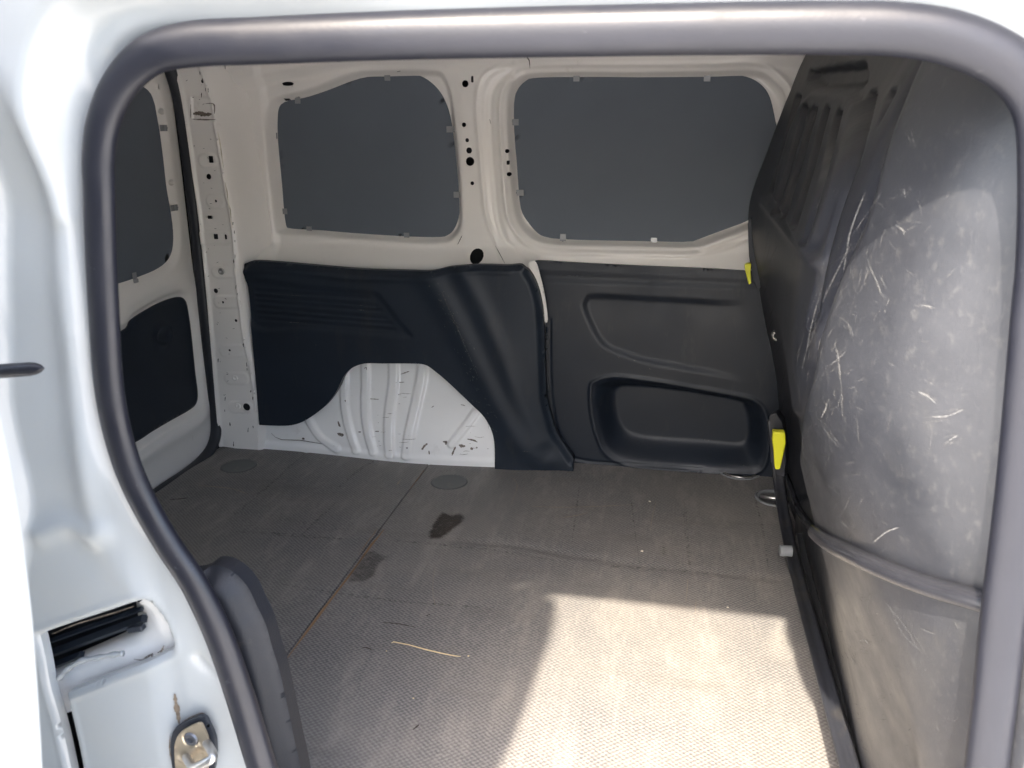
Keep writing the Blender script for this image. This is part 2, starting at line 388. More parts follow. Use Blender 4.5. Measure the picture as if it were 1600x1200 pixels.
B1, B2 = cr(wall(b1, W+.03), 5, True, (0, 23)), cr(wall(b2, W+.03), 5)
R1, R2 = cr(wall(r1, W), 4), cr(wall(r2, W), 4)
wl = lambda pts, y=W, n=5: cr(wall(pts, y), n, False)
rail = wl([(320, 152), (400, 139), (430, 130), (500, 117), (550, 107), (600, 105), (690, 105), (720, 103), (800, 106), (830, 108), (1000, 107), (1260, 106)])
railpoly = rail+[(.6, 1.4), (-1.5, 1.4)]
belt1 = wl([(391, 398), (450, 398), (560, 404), (650, 409), (700, 402), (740, 398)])
ch1 = wl([(800, 98), (770, 108), (752, 128), (746, 170), (752, 250), (757, 300), (761, 335), (775, 375), (797, 414), (812, 428)])
ch2 = wl([(812, 112), (785, 122), (770, 142), (766, 175), (770, 240), (776, 320), (785, 362), (800, 388), (820, 408), (838, 430), (848, 465), (852, 500)])
ch3 = wl([(800, 124), (786, 145), (782, 175), (786, 250), (791, 320), (800, 350), (817, 378), (845, 393), (900, 396), (1000, 398), (1090, 398), (1140, 385), (1172, 372)])
beltline = wl([(846, 400), (900, 401), (1000, 405), (1090, 409), (1170, 411)])
tri = wl([(1100, 385), (1135, 372), (1168, 358), (1200, 345)], n=3)
def wall_relief(u, v):
    a = sdf(R1, u, v); b = sdf(R2, u, v); rp = sdf(railpoly, u, v)
    d = np.zeros_like(u)
    d -= .034*(1-sm(a, -.022, .0)) + .034*(1-sm(b, -.018, .0))
    d += .006*bump1(b-.012, .006)
    d += .022*(1-sm(rp, -.03, .004))
    d += .010*(1-sm(rp, -.06, -.045))
    d += .005*bump1(line(ch1, u, v), .006) - .006*bump1(line(ch2, u, v), .009) + .004*bump1(line(ch3, u, v), .005)
    # belt shelf swelling towards the trims
    d += .045*sm(.60-v, .0, .06)*(u < -.3) * sm(-.36-u, 0, .08)
    d += .016*sm(.60-v, .0, .05)*sm(u+.42, 0, .05)
    d += .012*bump1(line(tri, u, v), .009)*(u > .02)
    # pillar face stands proud between the windows
    pu = sm(u, -.60, -.565)*(1-sm(u, -.455, -.43)); d += .008*pu*(1-sm(v, 1.02, 1.06))
    # light step left of rear window
    d += .012*(1-sm(u, -1.125, -1.105))
    d += .0012*np.sin(u*5.1+.4)*np.sin(v*8)
    return d
wall_out = [(-1.30, .35), (.42, .35), (.42, 1.22), (-1.30, 1.22)]
sheet('side_wall_panel', M_IN, map_wall(W), wall_out, wall_holes, .0034, wall_relief, .0015, VAN, 'pressed white inner side wall with two window frames and punched holes')
link('outer_skin', mesh('outer_skin', *boxv((-.45, W+.075, .35), (2.1, .02, 1.9))), M_CAV, VAN)

def clip_mesh(ang, sz=.0125):
    """L bracket: tab on the board, foot on the flange, domed rivet; ang turns the foot"""
    R = Matrix.Rotation(ang, 3, 'Y')
    a = boxv((0, -.004, .0), (sz*1.25, .0016, sz*1.3), bev=.2)
    b = boxv((0, -.006, -sz*1.0), (sz*1.25, .005, sz*.8), bev=.2)
    c = lathe([(.0034, 0), (.003, .002), (.0015, .003), (0, .0032)], 10, (0, -.0085, -sz*1.0), 'y')
    V, F = join([a, b, c]); return [tuple(R @ Vector(v)) for v in V], F
CLIPM = {}
def add_clip(parent, pos, ang, mapper=None):
    k = round(ang, 2)
    if (k, mapper) not in CLIPM:
        V, F = clip_mesh(ang)
        if mapper == 'rear': V = [(-v[1], v[0], v[2]) for v in V]
        CLIPM[(k, mapper)] = mesh('clip', V, F)
    link('clip', CLIPM[(k, mapper)], M_CLIP, parent, pos)
bo1 = sheet('window_board', M_BOARD, map_wall(W+.03), B1, [], .012, 0, .004, VAN, 'dark grey board over rear quarter window')
bo2 = sheet('window_board', M_BOARD, map_wall(W+.03), B2, [], .012, 0, .004, VAN, 'dark grey board over front side window')
for (x, y, a) in ((466, 157, math.pi), (606, 121, math.pi), (430, 212, math.pi/2), (445.5, 330, math.pi/2), (484, 358, 0), (636, 368, 0), (703, 202, -math.pi/2), (714, 304, -math.pi/2)):
    q = P(x, y, 1, W+.03); add_clip(bo1, tuple(q), a)
for (x, y, a) in ((901, 122, math.pi), (1105, 122, math.pi), (806, 191, math.pi/2), (814, 301, math.pi/2), (880, 370, 0), (1022, 376, 0), (1210, 241, -math.pi/2)):
    q = P(x, y, 1, W+.03); add_clip(bo2, tuple(q), a)

# ------------------------------------------------------------------ black lower trims
YA = 1.45
ta_top = [(378, 418), (384, 411), (395, 409), (430, 411), (500, 417), (560, 422), (620, 424), (672, 424), (702, 418), (740, 415), (790, 416), (812, 415), (825, 425), (836, 445), (843, 470), (847, 500), (849, 560), (851, 620), (857, 650), (866, 680), (880, 703), (894, 724), (894, 745), (773, 745)]
ta_arch = [(773, 728), (773, 700), (769, 675), (757, 652), (740, 635), (720, 616), (702, 599), (682, 582), (664, 570), (640, 568), (600, 568), (570, 568), (550, 575), (537, 588), (529, 605), (520, 620), (505, 637), (485, 652), (468, 661), (450, 665), (425, 665), (405, 664)]
ta_l = [(400, 600), (393, 520), (386, 450)]
tac = ta_top+ta_arch+ta_l
TA = cr(wall(tac, YA), 4, True, (21, 22, 23, 24, 45))
louv = [((398, 455), (575, 467)), ((398, 464), (586, 479)), ((399, 472), (594, 487)), ((400, 481), (601, 499)), ((401, 490), (610, 507)), ((402, 499), (617, 517))]
recA = cr(wall([(380, 437), (480, 444), (572, 452), (592, 457), (604, 470), (625, 498), (647, 525), (641, 531), (560, 525), (480, 518), (395, 515)], YA), 4, True, (7,))
lipA = wl([(382, 425), (430, 424), (500, 430), (560, 436), (670, 436), (705, 428), (745, 424), (795, 425)], YA)
dg1 = wl([(668, 432), (700, 480), (740, 560), (775, 630), (812, 690), (850, 725)], YA)
dg2 = wl([(722, 425), (750, 480), (785, 560), (815, 630), (845, 690)], YA)
def relA(u, v):
    d = np.zeros_like(u)
    d += .003*bump1(line(lipA, u, v), .006)
    top = line(ta_topw, u, v); d -= .012*(1-sm(top, 0, .016))
    
    d -= .006*(1-sm(sdf(recA, u, v), -.018, .0))
    for a, b in louv: d -= .0035*bump1(line(wall([a, b], YA), u, v), .0028)
    d += .009*bump1(line(dg1, u, v), .034) + .007*bump1(line(dg2, u, v), .028)
    d -= .02*sm(u, -.44, -.30)*sm(.35-v, -.3, .2)
    ed = line(edgeA, u, v); d -= .012*(1-sm(ed, 0, .02))
    return d
ta_topw = wl([p for p in ta_top[:12]], YA)
edgeA = wl([p for p in ta_top[12:22]], YA)
tA = sheet('rear_trim_panel', M_TRIMA, map_wall(YA), TA, [], .0042, relA, .022, VAN, 'black moulded lower trim around the wheel arch with grille slots')

YB = 1.53
tbc = [(835, 408), (850, 408), (900, 411), (1000, 416), (1100, 420), (1170, 424), (1290, 430), (1290, 770), (1240, 749), (1130, 741), (1000, 734), (894, 725), (878, 703), (866, 680), (858, 650), (854, 600), (853, 560), (852, 495), (848, 460), (841, 430)]
TB = cr(wall(tbc, YB), 4, True, (0, 6, 7, 11))
recB = cr(wall([(927, 457), (1000, 460), (1125, 467), (1300, 478), (1300, 620), (1120, 590), (1012, 571), (975, 560), (945, 547), (928, 528), (914, 500), (907, 478), (911, 465)], YB), 5)
pkO = cr(wall([(925, 606), (934, 596), (952, 591), (975, 591), (1050, 602), (1150, 620), (1180, 629), (1194, 647), (1199, 680), (1196, 715), (1185, 735), (1150, 738), (1050, 733), (990, 727), (962, 718), (945, 703), (935, 680), (927, 645)], YB), 5)
pkI = cr(wall([(961, 630), (966, 616), (985, 613), (1050, 618), (1150, 635), (1163, 645), (1168, 670), (1168, 692), (1155, 702), (1100, 697), (1025, 692), (990, 686), (972, 674), (964, 655)], YB), 5)
lipB = wl([(835, 420), (900, 423), (1000, 428), (1100, 433), (1290, 442)], YB)
grooveB = wl([(859, 500), (860, 600), (866, 650), (876, 684), (896, 716), (1000, 726), (1100, 733)], YB)
def relB(u, v):
    d = np.zeros_like(u)
    d += .002*bump1(line(lipB, u, v), .010); d -= .004*sm(v, .505, .525)
    d -= .007*(1-sm(sdf(recB, u, v), -.022, .0)) * (1-sm(u, .05, .2)) 
    so = sdf(pkO, u, v); si = sdf(pkI, u, v)
    t = np.clip(so/(so-si+1e-9)*1.0, 0, 1)
    q = np.where(so < 0, np.clip(-so/(np.maximum(-so+np.maximum(si, 0), 1e-6)), 0, 1), 0)
    d -= .055*sm(q, 0, 1.0)
    d += .0045*bump1(so-.004, .004)
    d -= .004*bump1(line(grooveB, u, v), .0025)
    return d
tB = sheet('front_trim_panel', M_TRIM, map_wall(YB), TB, [], .0042, relB, .02, VAN, 'black moulded lower trim with open storage pocket')
# foot of the pillar between the trims
sheet('pillar_foot', M_IN, map_wall(1.487), cr(wall([(826, 412), (837, 409), (844, 430), (851, 460), (856, 500), (849, 500), (838, 465), (830, 435)], 1.487), 3), [], .003, 0, .002, VAN, 'white strip of pillar between the two black trims')
# ------------------------------------------------------------------ wheel arch
YW = 1.462
ac = [(345, 697), (380, 660), (403, 655), (450, 655), (485, 640), (505, 620), (515, 600), (525, 580), (545, 560), (600, 555), (650, 556), (680, 565), (720, 595), (760, 635), (785, 670), (788, 735), (700, 728), (640, 723), (540, 715), (460, 710), (400, 705)]
AO = cr(wall(ac, YW), 3, True, (0, 14, 15, 20))
ribs = [([(462, 640), (480, 662), (500, 686), (526, 701)], 7), ([(524, 590), (527, 615), (534, 645), (557, 702)], 7.5), ([(556, 560), (559, 600), (567, 650), (584, 703)], 8), ([(600, 555), (604, 600), (605, 650), (611, 706)], 9.5), ([(650, 556), (648, 600), (643, 650), (637, 708)], 9.5), ([(745, 642), (726, 668), (706, 693)], 7)]
ribl = [(wl(p, YW), wd*S) for p, wd in ribs]
basel = wl([(390, 692), (460, 697), (540, 704), (640, 712), (700, 716), (760, 718)], YW)
def relW(u, v):
    d = -.05*sm(v, .02, .26)**1.3
    for p, wd in ribl:
        d += .0085*(1-sm(line(p, u, v), wd*.62, wd*1.12))
    d += .006*(1-sm(v, .012, .03))
    d += .03*bump1(np.hypot((u+.72)/.28, (v-.08)/.2), 1.0)*(1-sm(v, .0, .3))
    d -= .06*sm(u, -.52, -.44)**2 * 0
    return d-.018
arch = sheet('wheel_arch', M_ARCH, map_wall(YW), AO, [], .0036, relW, .002, VAN, 'white ribbed wheel arch with scuffed and chipped paint')

# ------------------------------------------------------------------ rear corner pillar
YD = 1.462
dl = [(262, 80), (280, 130), (291, 190), (302, 270), (313, 350), (325, 470), (336, 600), (344, 697)]
dr = [(404, 706), (402, 640), (397, 600), (390, 560), (382, 525), (377, 480), (372, 440), (369, 400), (366, 365), (361, 330), (355, 300), (349, 260), (343, 225), (337, 190), (332, 160), (322, 125), (305, 80)]
dpil = wall(dl+dr, YD)
DP = cr(dpil, 3, True, (0, 7, 8, 24))
D_holes = []
for x, y, r in ((326, 276, 4.5), (338, 314, 2.4), (337, 454.5, 4.2), (349, 472, 2.2), (368.5, 501, 2.8), (359.5, 547, 2.2), (386, 635.5, 7), (323, 98, 4), (316, 127, 2.8), (313, 180, 2.2)):
    D_holes.append(circ(wall([(x, y)], YD)[0], r*S*.96, 12))
for x, y, a, b in ((330.5, 249, 8, 10.5), (327.5, 339.5, 8, 5.5), (338, 369.5, 8, 8.5), (353.5, 370, 4, 8)):
    D_holes.append(rectp(wall([(x, y)], YD)[0], a*S*.96, b*S*.96))
padl = []
for x0, y0, x1, y1 in ((318, 372, 352, 372), (340, 424, 360, 424), (344, 472, 368, 472), (352, 548, 374, 548), (360, 591, 380, 591), (366, 636, 386, 636), (320, 251, 330, 251), (332, 314, 342, 314)):
    padl.append(wall([(x0, y0), (x1, y1)], YD))
beadD = wl(list(reversed(dr[1:])), YD)
edgeD = wl(dl, YD)
def relD(u, v):
    d = np.zeros_like(u)
    for p in padl: d += .003*(1-sm(line(p, u, v), .016, .02))
    d += .006*bump1(line(beadD, u, v)-.004, .0035)
    d += .006*(1-sm(line(edgeD, u, v), 0.002, .010))
    q = sdf(wall([(298, 150), (333, 152), (337, 187), (300, 188)], YD), u, v)
    d -= .004*(1-sm(q, -.003, 0))
    return d
dpo = sheet('rear_corner_pillar', M_IN, map_wall(YD), DP, D_holes, .0028, relD, .002, VAN, 'white rear corner pillar punched with square and round holes')
# return face from the bead back to the wall panel
V, F = [], []
bd = wl(list(reversed(dr)), YD, 4)
prof = ((0, 0), (.010, .006), (.022, .03), (.045, .075), (.075, .098))
for (x, z) in bd:
    for (dx, dy) in prof: V.append((x+dx, YD+dy-.002, z))
n = len(prof)
for i in range(len(bd)-1):
    for k in range(n-1): F.append((i*n+k, i*n+k+1, (i+1)*n+k+1, (i+1)*n+k))
link('pillar_return', mesh('pillar_return', V, F, smooth=True), M_IN, VAN)
sheet('pillar_shade_sheet', M_CAV, map_wall(YD+.022), DP, [], .02, 0, .002, VAN)  # dark sheet added so the punched holes look shaded inside
# blind nuts on the pillar
for x, y, r in ((346, 424, 5.5), (367.5, 591, 5), (372, 634.5, 5)):
    q = P(x, y, 1, YD-.004)
    link('rivet_nut', mesh('rivet_nut', *lathe([(r*S, 0), (r*S, .001), (r*S*.7, .0022), (r*S*.5, .0022), (r*S*.42, -.0015), (0, -.0015)], 16, axis='y'), smooth=True), M_METAL if y < 500 else M_IN, dpo, tuple(q))
# open joint and rusty recess at the top of the pillar
# ------------------------------------------------------------------ rear door
XR = -1.335
dwin = [(187, 100), (217, 128), (235, 140), (245, 158), (250, 185), (253, 200), (259, 245), (264, 290), (269, 320), (273, 345), (275, 370), (273, 392), (265, 408), (250, 420), (225, 431), (190, 443), (100, 470), (60, 470), (40, 100)]
DWIN = cr(rear(dwin, XR), 4)
dpan = [(193, 519), (210, 500), (238, 482), (262, 470), (284, 464), (294, 470), (298, 485), (303, 520), (309, 580), (313, 612), (311, 630), (300, 641), (270, 658), (240, 676), (215, 692), (120, 740), (80, 560)]
DPAN = cr(rear(dpan, XR), 4)
DWO = cr(rear([(p[0]+(7 if i < 14 else 0), p[1]+(8 if 9 < i < 17 else -8)) for i, p in enumerate(dwin)], XR), 4)
def relR(u, v):
    a = sdf(DWO, u, v); b = sdf(DPAN, u, v)
    d = -.014*(1-sm(a, -.03, .006))
    d += .006*bump1(b-.045, .022) - .012*(1-sm(b, .004, .02))
    d -= .02*sm(v, .60, .52)*0
    d += .004*np.sin(v*9)*.3
    return d
rdoor = sheet('rear_door', M_IN, map_rear(XR), [(.3, -.03), (1.475, -.03), (1.475, 1.16), (.3, 1.16)],
              [circ(rear([(254, 174)], XR)[0], .0085, 12), circ(rear([(269.5, 285)], XR)[0], .0085, 12), circ(rear([(248, 136)], XR)[0], .005, 10)],
              .0055, relR, .02, VAN, 'inside of closed white rear door')
sheet('window_board', M_BOARD, map_rear(XR-.008), DWIN, [], .02, 0, .003, rdoor, 'dark grey board over rear door window')
def rel_dp(u, v):
    d = -.004*(1-sm(-sdf(DPAN, u, v), 0, .008))
    h1 = circ(rear([(258, 524)], XR)[0], .03, 16, .02)
    d -= .003*(1-sm(sdf(h1, u, v), -.012, .0)); d += .004*bump1(sdf(h1, u, v)-.006, .005)
    return d
sheet('door_trim', M_TRIMA, map_rear(XR-.004), DPAN, [], .006, rel_dp, .006, rdoor, 'dark lower trim of rear door')
for x, y, a in ((251, 200, -math.pi/2), (268, 325, -math.pi/2), (208, 431, 0)):
    add_clip(rdoor, tuple(P(x, y, 0, XR-.004)), a, 'rear')
# weatherstrip round the rear opening
ws = [(255, 70), (262, 98), (270, 122), (279, 155), (290, 225), (301, 320), (312, 420), (323, 525), (333, 615), (338, 665), (333, 694), (318, 716), (292, 738), (248, 768), (150, 840)]
wsp = [(XR+.018, a, b) for a, b in cr(rear(ws, XR+.018), 5, False)]
link('rear_weatherstrip', mesh('rear_weatherstrip', *tube(wsp, .017, 12, flat=.7), smooth=True), M_SEAL2, VAN)
wsp2 = [(XR+.028, a, b) for a, b in cr(rear([(p[0]+5, p[1]-1) for p in ws[:10]], XR+.028), 5, False)]
link('weatherstrip_lip', mesh('weatherstrip_lip', *tube(wsp2, .004, 6), smooth=True), M_IN, VAN)
# rear sill
link('rear_sill', mesh('rear_sill', *boxv((XR+.004, .75, -.03), (.05, 1.42, .045))), M_SHELL, VAN)

# ------------------------------------------------------------------ bulkhead
ZS = np.array([-.3, -.02, .25, .5, .72, .85, 1.0, 1.1, 1.25])
YS = np.array([-.05, 0, .03, .06, .1, .15, .2, .3, .45, .6, .8, 1.0, 1.3, 1.57])
TX = np.array([
 [.37, .36, .345, .333, .32, .31, .30, .295, .292, .293, .297, .30, .29, .278],
 [.36, .35, .335, .322, .312, .305, .297, .29, .288, .290, .296, .30, .29, .278],
 [.345, .325, .308, .292, .275, .26, .25, .24, .24, .247, .262, .272, .268, .25],
 [.33, .30, .280, .260, .235, .21, .195, .18, .177, .183, .197, .208, .206, .20],
 [.33, .30, .272, .242, .197, .158, .138, .124, .126, .132, .142, .152, .158, .162],
 [.33, .30, .272, .244, .202, .168, .149, .137, .141, .151, .166, .177, .187, .197],
 [.34, .31, .286, .263, .236, .212, .198, .188, .191, .198, .208, .218, .228, .240],
 [.35, .32, .300, .286, .266, .251, .242, .237, .238, .242, .248, .253, .262, .272],
 [.36, .34, .325, .315, .305, .295, .29, .288, .288, .29, .292, .295, .30, .305]])
TX[2, :7] = [.318, .306, .298, .290, .280, .271, .263]
TX[1, :7] = [.33, .325, .318, .313, .308, .303, .299]
TX[6, 7:] = [.212, .225, .233, .238, .239, .240, .240]
TX[7, 7:] = [.245, .252, .258, .262, .264, .267, .272]
TX[5, 7:] = [.140, .160, .180, .192, .196, .197, .196]
TX[4, 7:] = [.124, .140, .152, .162, .165, .164, .162]
TX[0:3, 5:] += .012
for _r, _s in ((3, .02), (4, .036), (5, .036), (6, .03), (7, .02)):
    TX[_r] = np.interp(YS+_s*(1-np.clip((YS-.3)/.3, 0, 1)), YS, TX[_r])
def interp1(xs, fs, x):      # smooth monotone-ish interpolation along the last axis with numpy only
    i = np.clip(np.searchsorted(xs, x)-1, 0, len(xs)-2); h = xs[i+1]-xs[i]; t = (x-xs[i])/h
    m = np.gradient(fs, xs); a, b = fs[i], fs[i+1]
    return (2*t**3-3*t*t+1)*a+(t**3-2*t*t+t)*h*m[i]+(-2*t**3+3*t*t)*b+(t**3-t*t)*h*m[i+1]
_yy = np.linspace(-.05, 1.57, 325); _zz = np.linspace(-.3, 1.25, 311)
_A = np.array([interp1(YS, r, _yy) for r in TX]); _G = np.array([interp1(ZS, _A[:, j], _zz) for j in range(len(_yy))])   # [y,z]
def XS(y, z):
    y = np.atleast_1d(y).astype(float); z = np.atleast_1d(z).astype(float)
    fy = np.clip((y+.05)/1.62*324, 0, 323.999); fz = np.clip((z+.3)/1.55*310, 0, 309.999)
    i = fy.astype(int); j = fz.astype(int); a = fy-i; b = fz-j
    return (_G[i, j]*(1-a)*(1-b)+_G[i+1, j]*a*(1-b)+_G[i, j+1]*(1-a)*b+_G[i+1, j+1]*a*b)
def march(pix, X=None):
    """lines of sight through photo pixels meet the bulkhead surface; all at once"""
    X = X or XS; p = np.array(pix, float); D = np.stack([p[:, 0]-800, 600-p[:, 1], np.full(len(p), FPX)], 1) @ M.T
    ts = ((np.linspace(-.045, 1.56, 420))[None]-CAM[1])/D[:, 1:2]
    Q = CAM+ts[..., None]*D[:, None]; sv = Q[..., 0]-X(Q[..., 1].ravel(), Q[..., 2].ravel()).reshape(ts.shape)
    k = np.argmax(sv > 0, 1); k = np.where((sv > 0).any(1), np.maximum(k, 1), ts.shape[1]-1); ar = np.arange(len(p))
    a, b = sv[ar, k-1], sv[ar, k]; f = np.clip(np.where(np.abs(b-a) > 1e-9, -a/(b-a+1e-12), 1), 0, 1)
    t = ts[ar, k-1]+(ts[ar, k]-ts[ar, k-1])*f
    return CAM+t[:, None]*D
def PB(px, py): q = march([(px, py)])[0]; return (q[1], q[2])
def bk(pts, off=.018): return [(q[1], q[2]) for q in march(pts, lambda y, z: XS(y, z)-off)]
map_bulk = lambda u, v, d: np.stack([XS(u, v)-d, u, v], 1)
crease = cr(bk([(1428, 80), (1398, 150), (1372, 220), (1345, 320), (1318, 390), (1288, 460), (1266, 530), (1248, 620), (1240, 700), (1238, 790)]), 4, False)
crp = [(-.2, 1.3)]+crease+[(crease[-1][0], -.4), (-.2, -.4)]
grv = [[(1238, 152), (1218, 225), (1197, 300)], [(1254, 170), (1231, 250), (1206, 332)], [(1269, 170), (1246, 250), (1220, 338)], [(1287, 172), (1263, 262), (1236, 352)], [(1306, 176), (1280, 275), (1251, 376)]]
grv2 = [[(1344, 150), (1306, 285), (1266, 420), (1246, 505)], [(1371, 148), (1332, 275), (1290, 400), (1262, 480)]]
frame = [(1246, 162), (1262, 147), (1318, 150), (1330, 162), (1312, 222), (1290, 300), (1266, 366), (1251, 392), (1226, 348), (1203, 308), (1212, 260), (1228, 205)]
slotb = [(1256, 110), (1338, 100), (1340, 126), (1332, 136), (1264, 138), (1252, 126)]
diag = [(1188, 316), (1222, 362), (1256, 410)]
diag2 = [(1188, 430), (1206, 490), (1222, 560), (1232, 640)]
def relBk(u, v):
    d = np.zeros_like(u)
    c = sdf(crp, u, v)
    d += .010*(1-sm(c, -.006, .02)) - .005*bump1(c-.02, .012)
    left = sm(c, .0, .02)
    # where these points of the flap stand as traced outlines on its face
    q = np.stack([XS(u, v)-.012, u, v], 1)-CAM; q = q @ M; k = u > .2
    a = 800+FPX*q[:, 0]/np.maximum(q[:, 2], .1); b = 600-FPX*q[:, 1]/np.maximum(q[:, 2], .1)
    a, b = a[k], b[k]; e = np.zeros(a.shape)
    f = sdf(frame, a, b); e += .008*(1-sm(f, -4, 3))+.004*bump1(f, 3.5)
    for g_ in grv: e -= .021*(1-sm(line(g_, a, b), 1.6, 5.5))
    for g_ in grv2: e -= .020*(1-sm(line(g_, a, b), 1.8, 7))
    e -= .020*(1-sm(sdf(slotb, a, b), -4, 2))
    e += .009*bump1(line(diag, a, b), 8) + .006*bump1(line(diag2, a, b), 6)
    d[k] += left[k]*e
    return d
bulk = sheet('bulkhead', M_BULK, map_bulk, [(-.012, -.05), (1.566, -.05), (1.566, 1.22), (-.012, 1.22)], [], .0046, relBk, .01, VAN, 'moulded dark plastic bulkhead behind the seats, scratched and dusty')
_ry = np.linspace(-.05, 1.57, 541); _rz = np.linspace(-.05, 1.22, 424)
_RG = relBk(*[q.ravel() for q in np.meshgrid(_ry, _rz, indexing='ij')]).reshape(541, 424)
def XD(y, z):
    fy = np.clip((y+.05)/1.62*540, 0, 539.999); fz = np.clip((z+.05)/1.27*423, 0, 422.999)
    i = fy.astype(int); j = fz.astype(int); a = fy-i; b = fz-j
    return XS(y, z)-(_RG[i, j]*(1-a)*(1-b)+_RG[i+1, j]*a*(1-b)+_RG[i, j+1]*(1-a)*b+_RG[i+1, j+1]*a*b)
bead_px = cr([(1232, 742), (1241, 768), (1252, 798), (1275, 828), (1300, 848), (1330, 864), (1400, 895), (1470, 920), (1535, 938), (1566, 948)], 5, False)
bq = march(bead_px, XD); bead = [tuple(q+(CAM-q)*.004-np.array([.004, 0, 0])) for q in bq]
link('bulkhead_bead', mesh('bulkhead_bead', *tube(bead, [.0092*min(1, .5+i*.05) for i in range(len(bead))], 14), smooth=True), M_BEAD, bulk, label='raised bead moulded across the bulkhead')
# second material on the ribbed far part
bulk.data.materials.append(M_BULK2)
me = bulk.data; nP = len(me.polygons); cen = np.zeros(nP*3); me.polygons.foreach_get('center', cen); cen = cen.reshape(-1, 3)
mi = (sdf(crp, cen[:, 1], cen[:, 2]) > .012).astype(np.int32); me.polygons.foreach_set('material_index', mi)

# base bar with gap
bar = [(1207, 655), (1212, 700), (1218, 760), (1228, 820), (1241, 880), (1262, 960), (1292, 1070), (1328, 1200), (1356, 1300), (1380, 1390)]
def PX(px, py, x): q = P(px, py, 0, x); return q
barx = [.245, .25, .262, .272, .276, .278, .28, .282, .283, .284]
def bar_pt(px, py, depth_y):  return P(px, py, 1, depth_y)
bar_y = [1.50, 1.47, 1.42, 1.28, 1.10, .86, .62, .43, .32, .24]
cl = [bar_pt(p[0], p[1], (y+.62)*.925-.62) for p, y in zip(bar, bar_y)]
def ribbon(cl, wdt, hgt):
    V, F = [], []
    n = len(cl)
    for i, c in enumerate(cl):
        c = Vector(c); t = (Vector(cl[min(i+1, n-1)])-Vector(cl[max(i-1, 0)])).normalized()
        v = (Vector(CAM)-c).normalized(); s = t.cross(v).normalized(); q = s.cross(t).normalized()
        pr = [(-.5, -1), (-.5, -.1), (-.36, .35), (-.2, .1), (.1, .15), (.38, .5), (.5, .2), (.5, -1)]
        for a, b in pr: V.append(tuple(c+s*a*wdt+q*b*hgt))
    m = 8
    for i in range(n-1):
        for k in range(m): F.append((i*m+k, i*m+(k+1) % m, (i+1)*m+(k+1) % m, (i+1)*m+k))
    F.append(tuple(range(m))); F.append(tuple(reversed(range((n-1)*m, n*m))))
    return V, F
clS = [tuple(v) for v in np.array(cl)]
def cr3(pts, n=5):
    a = np.array(pts); out = []
    for i in range(len(a)-1):
        p0, p1, p2, p3 = a[max(i-1, 0)], a[i], a[i+1], a[min(i+2, len(a)-1)]
        for k in range(n):
            t = k/n; out.append(.5*((2*p1)+(-p0+p2)*t+(2*p0-5*p1+4*p2-p3)*t*t+(-p0+3*p1-3*p2+p3)*t**3))
    out.append(a[-1]); return out
barc = cr3(clS, 5)
baro = link('flap_edge_bar', mesh('flap_edge_bar', *ribbon(barc, .026, .018), smooth=True), M_BULK2, bulk, label='worn dark edge bar along the foot of the bulkhead')
# hinge pin poking out of the bar
q = P(1226, 860, 1, .98)
link('hinge_pin', mesh('hinge_pin', *tube([(q[0]-.010, q[1]-.002, q[2]), (q[0]+.014, q[1], q[2])], .0115, 14), smooth=False), M_GREY, bulk)
# black ribbon laid on the surface in place of the gap's shade
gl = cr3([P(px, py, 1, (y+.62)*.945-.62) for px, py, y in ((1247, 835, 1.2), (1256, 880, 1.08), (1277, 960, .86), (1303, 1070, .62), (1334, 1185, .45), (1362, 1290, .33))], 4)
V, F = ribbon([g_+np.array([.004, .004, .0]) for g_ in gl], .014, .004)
link('flap_gap_shade', mesh('flap_gap_shade', V, F, smooth=False), M_CAV, bulk)
# bracket plate and latch levers
def prism(pts3, off):
    """polygon extruded by a vector"""
    n = len(pts3); V = [tuple(p) for p in pts3]+[tuple(np.array(p)+off) for p in pts3]
    F = [tuple(range(n)), tuple(reversed(range(n, 2*n)))]+[(i, (i+1) % n, n+(i+1) % n, n+i)[::-1] for i in range(n)]
    return V, F
def plate(name, pxs, y, off, m, parent, label=None, bev=.0015):
    V, F = prism([P(a, b, 1, y) for a, b in pxs], np.array(off)); o = link(name, mesh(name, V, F), m, parent, label=label)
    b = o.modifiers.new('bevel', 'BEVEL'); b.width = bev; b.segments = 2; return o
plate('latch_lever', [(1208, 675), (1227, 676), (1228, 692), (1224, 712), (1219, 734), (1211, 734), (1209, 705), (1207, 690)], 1.15, (.0, .022, 0), M_YEL, bulk, 'yellow lower latch lever', .003)
plate('latch_lever', [(1164, 414), (1168, 412), (1174, 412), (1173, 425), (1174, 443), (1170, 445), (1167, 432), (1164, 421)], 1.44, (.0, .02, 0), M_YEL, bulk, 'yellow upper latch lever', .002)
plate('latch_plate', [(1172, 340), (1180, 350), (1192, 395), (1190, 450), (1184, 455), (1176, 436), (1170, 400), (1168, 350)], 1.47, (.01, .03, 0), M_TRIM, bulk)
plate('latch_plate', [(1202, 650), (1212, 645), (1222, 660), (1226, 690), (1228, 715), (1226, 745), (1214, 742), (1204, 720)], 1.19, (.01, .03, 0), M_BULK2, bulk)
q = P(1214, 523, 1, 1.30)
link('lock_barrel', mesh('lock_barrel', *lathe([(.013, 0), (.013, .010), (.010, .013), (.0075, .013), (.007, .006), (0, .006)], 16, tuple(q), 'y'), smooth=True), M_METAL, bulk)

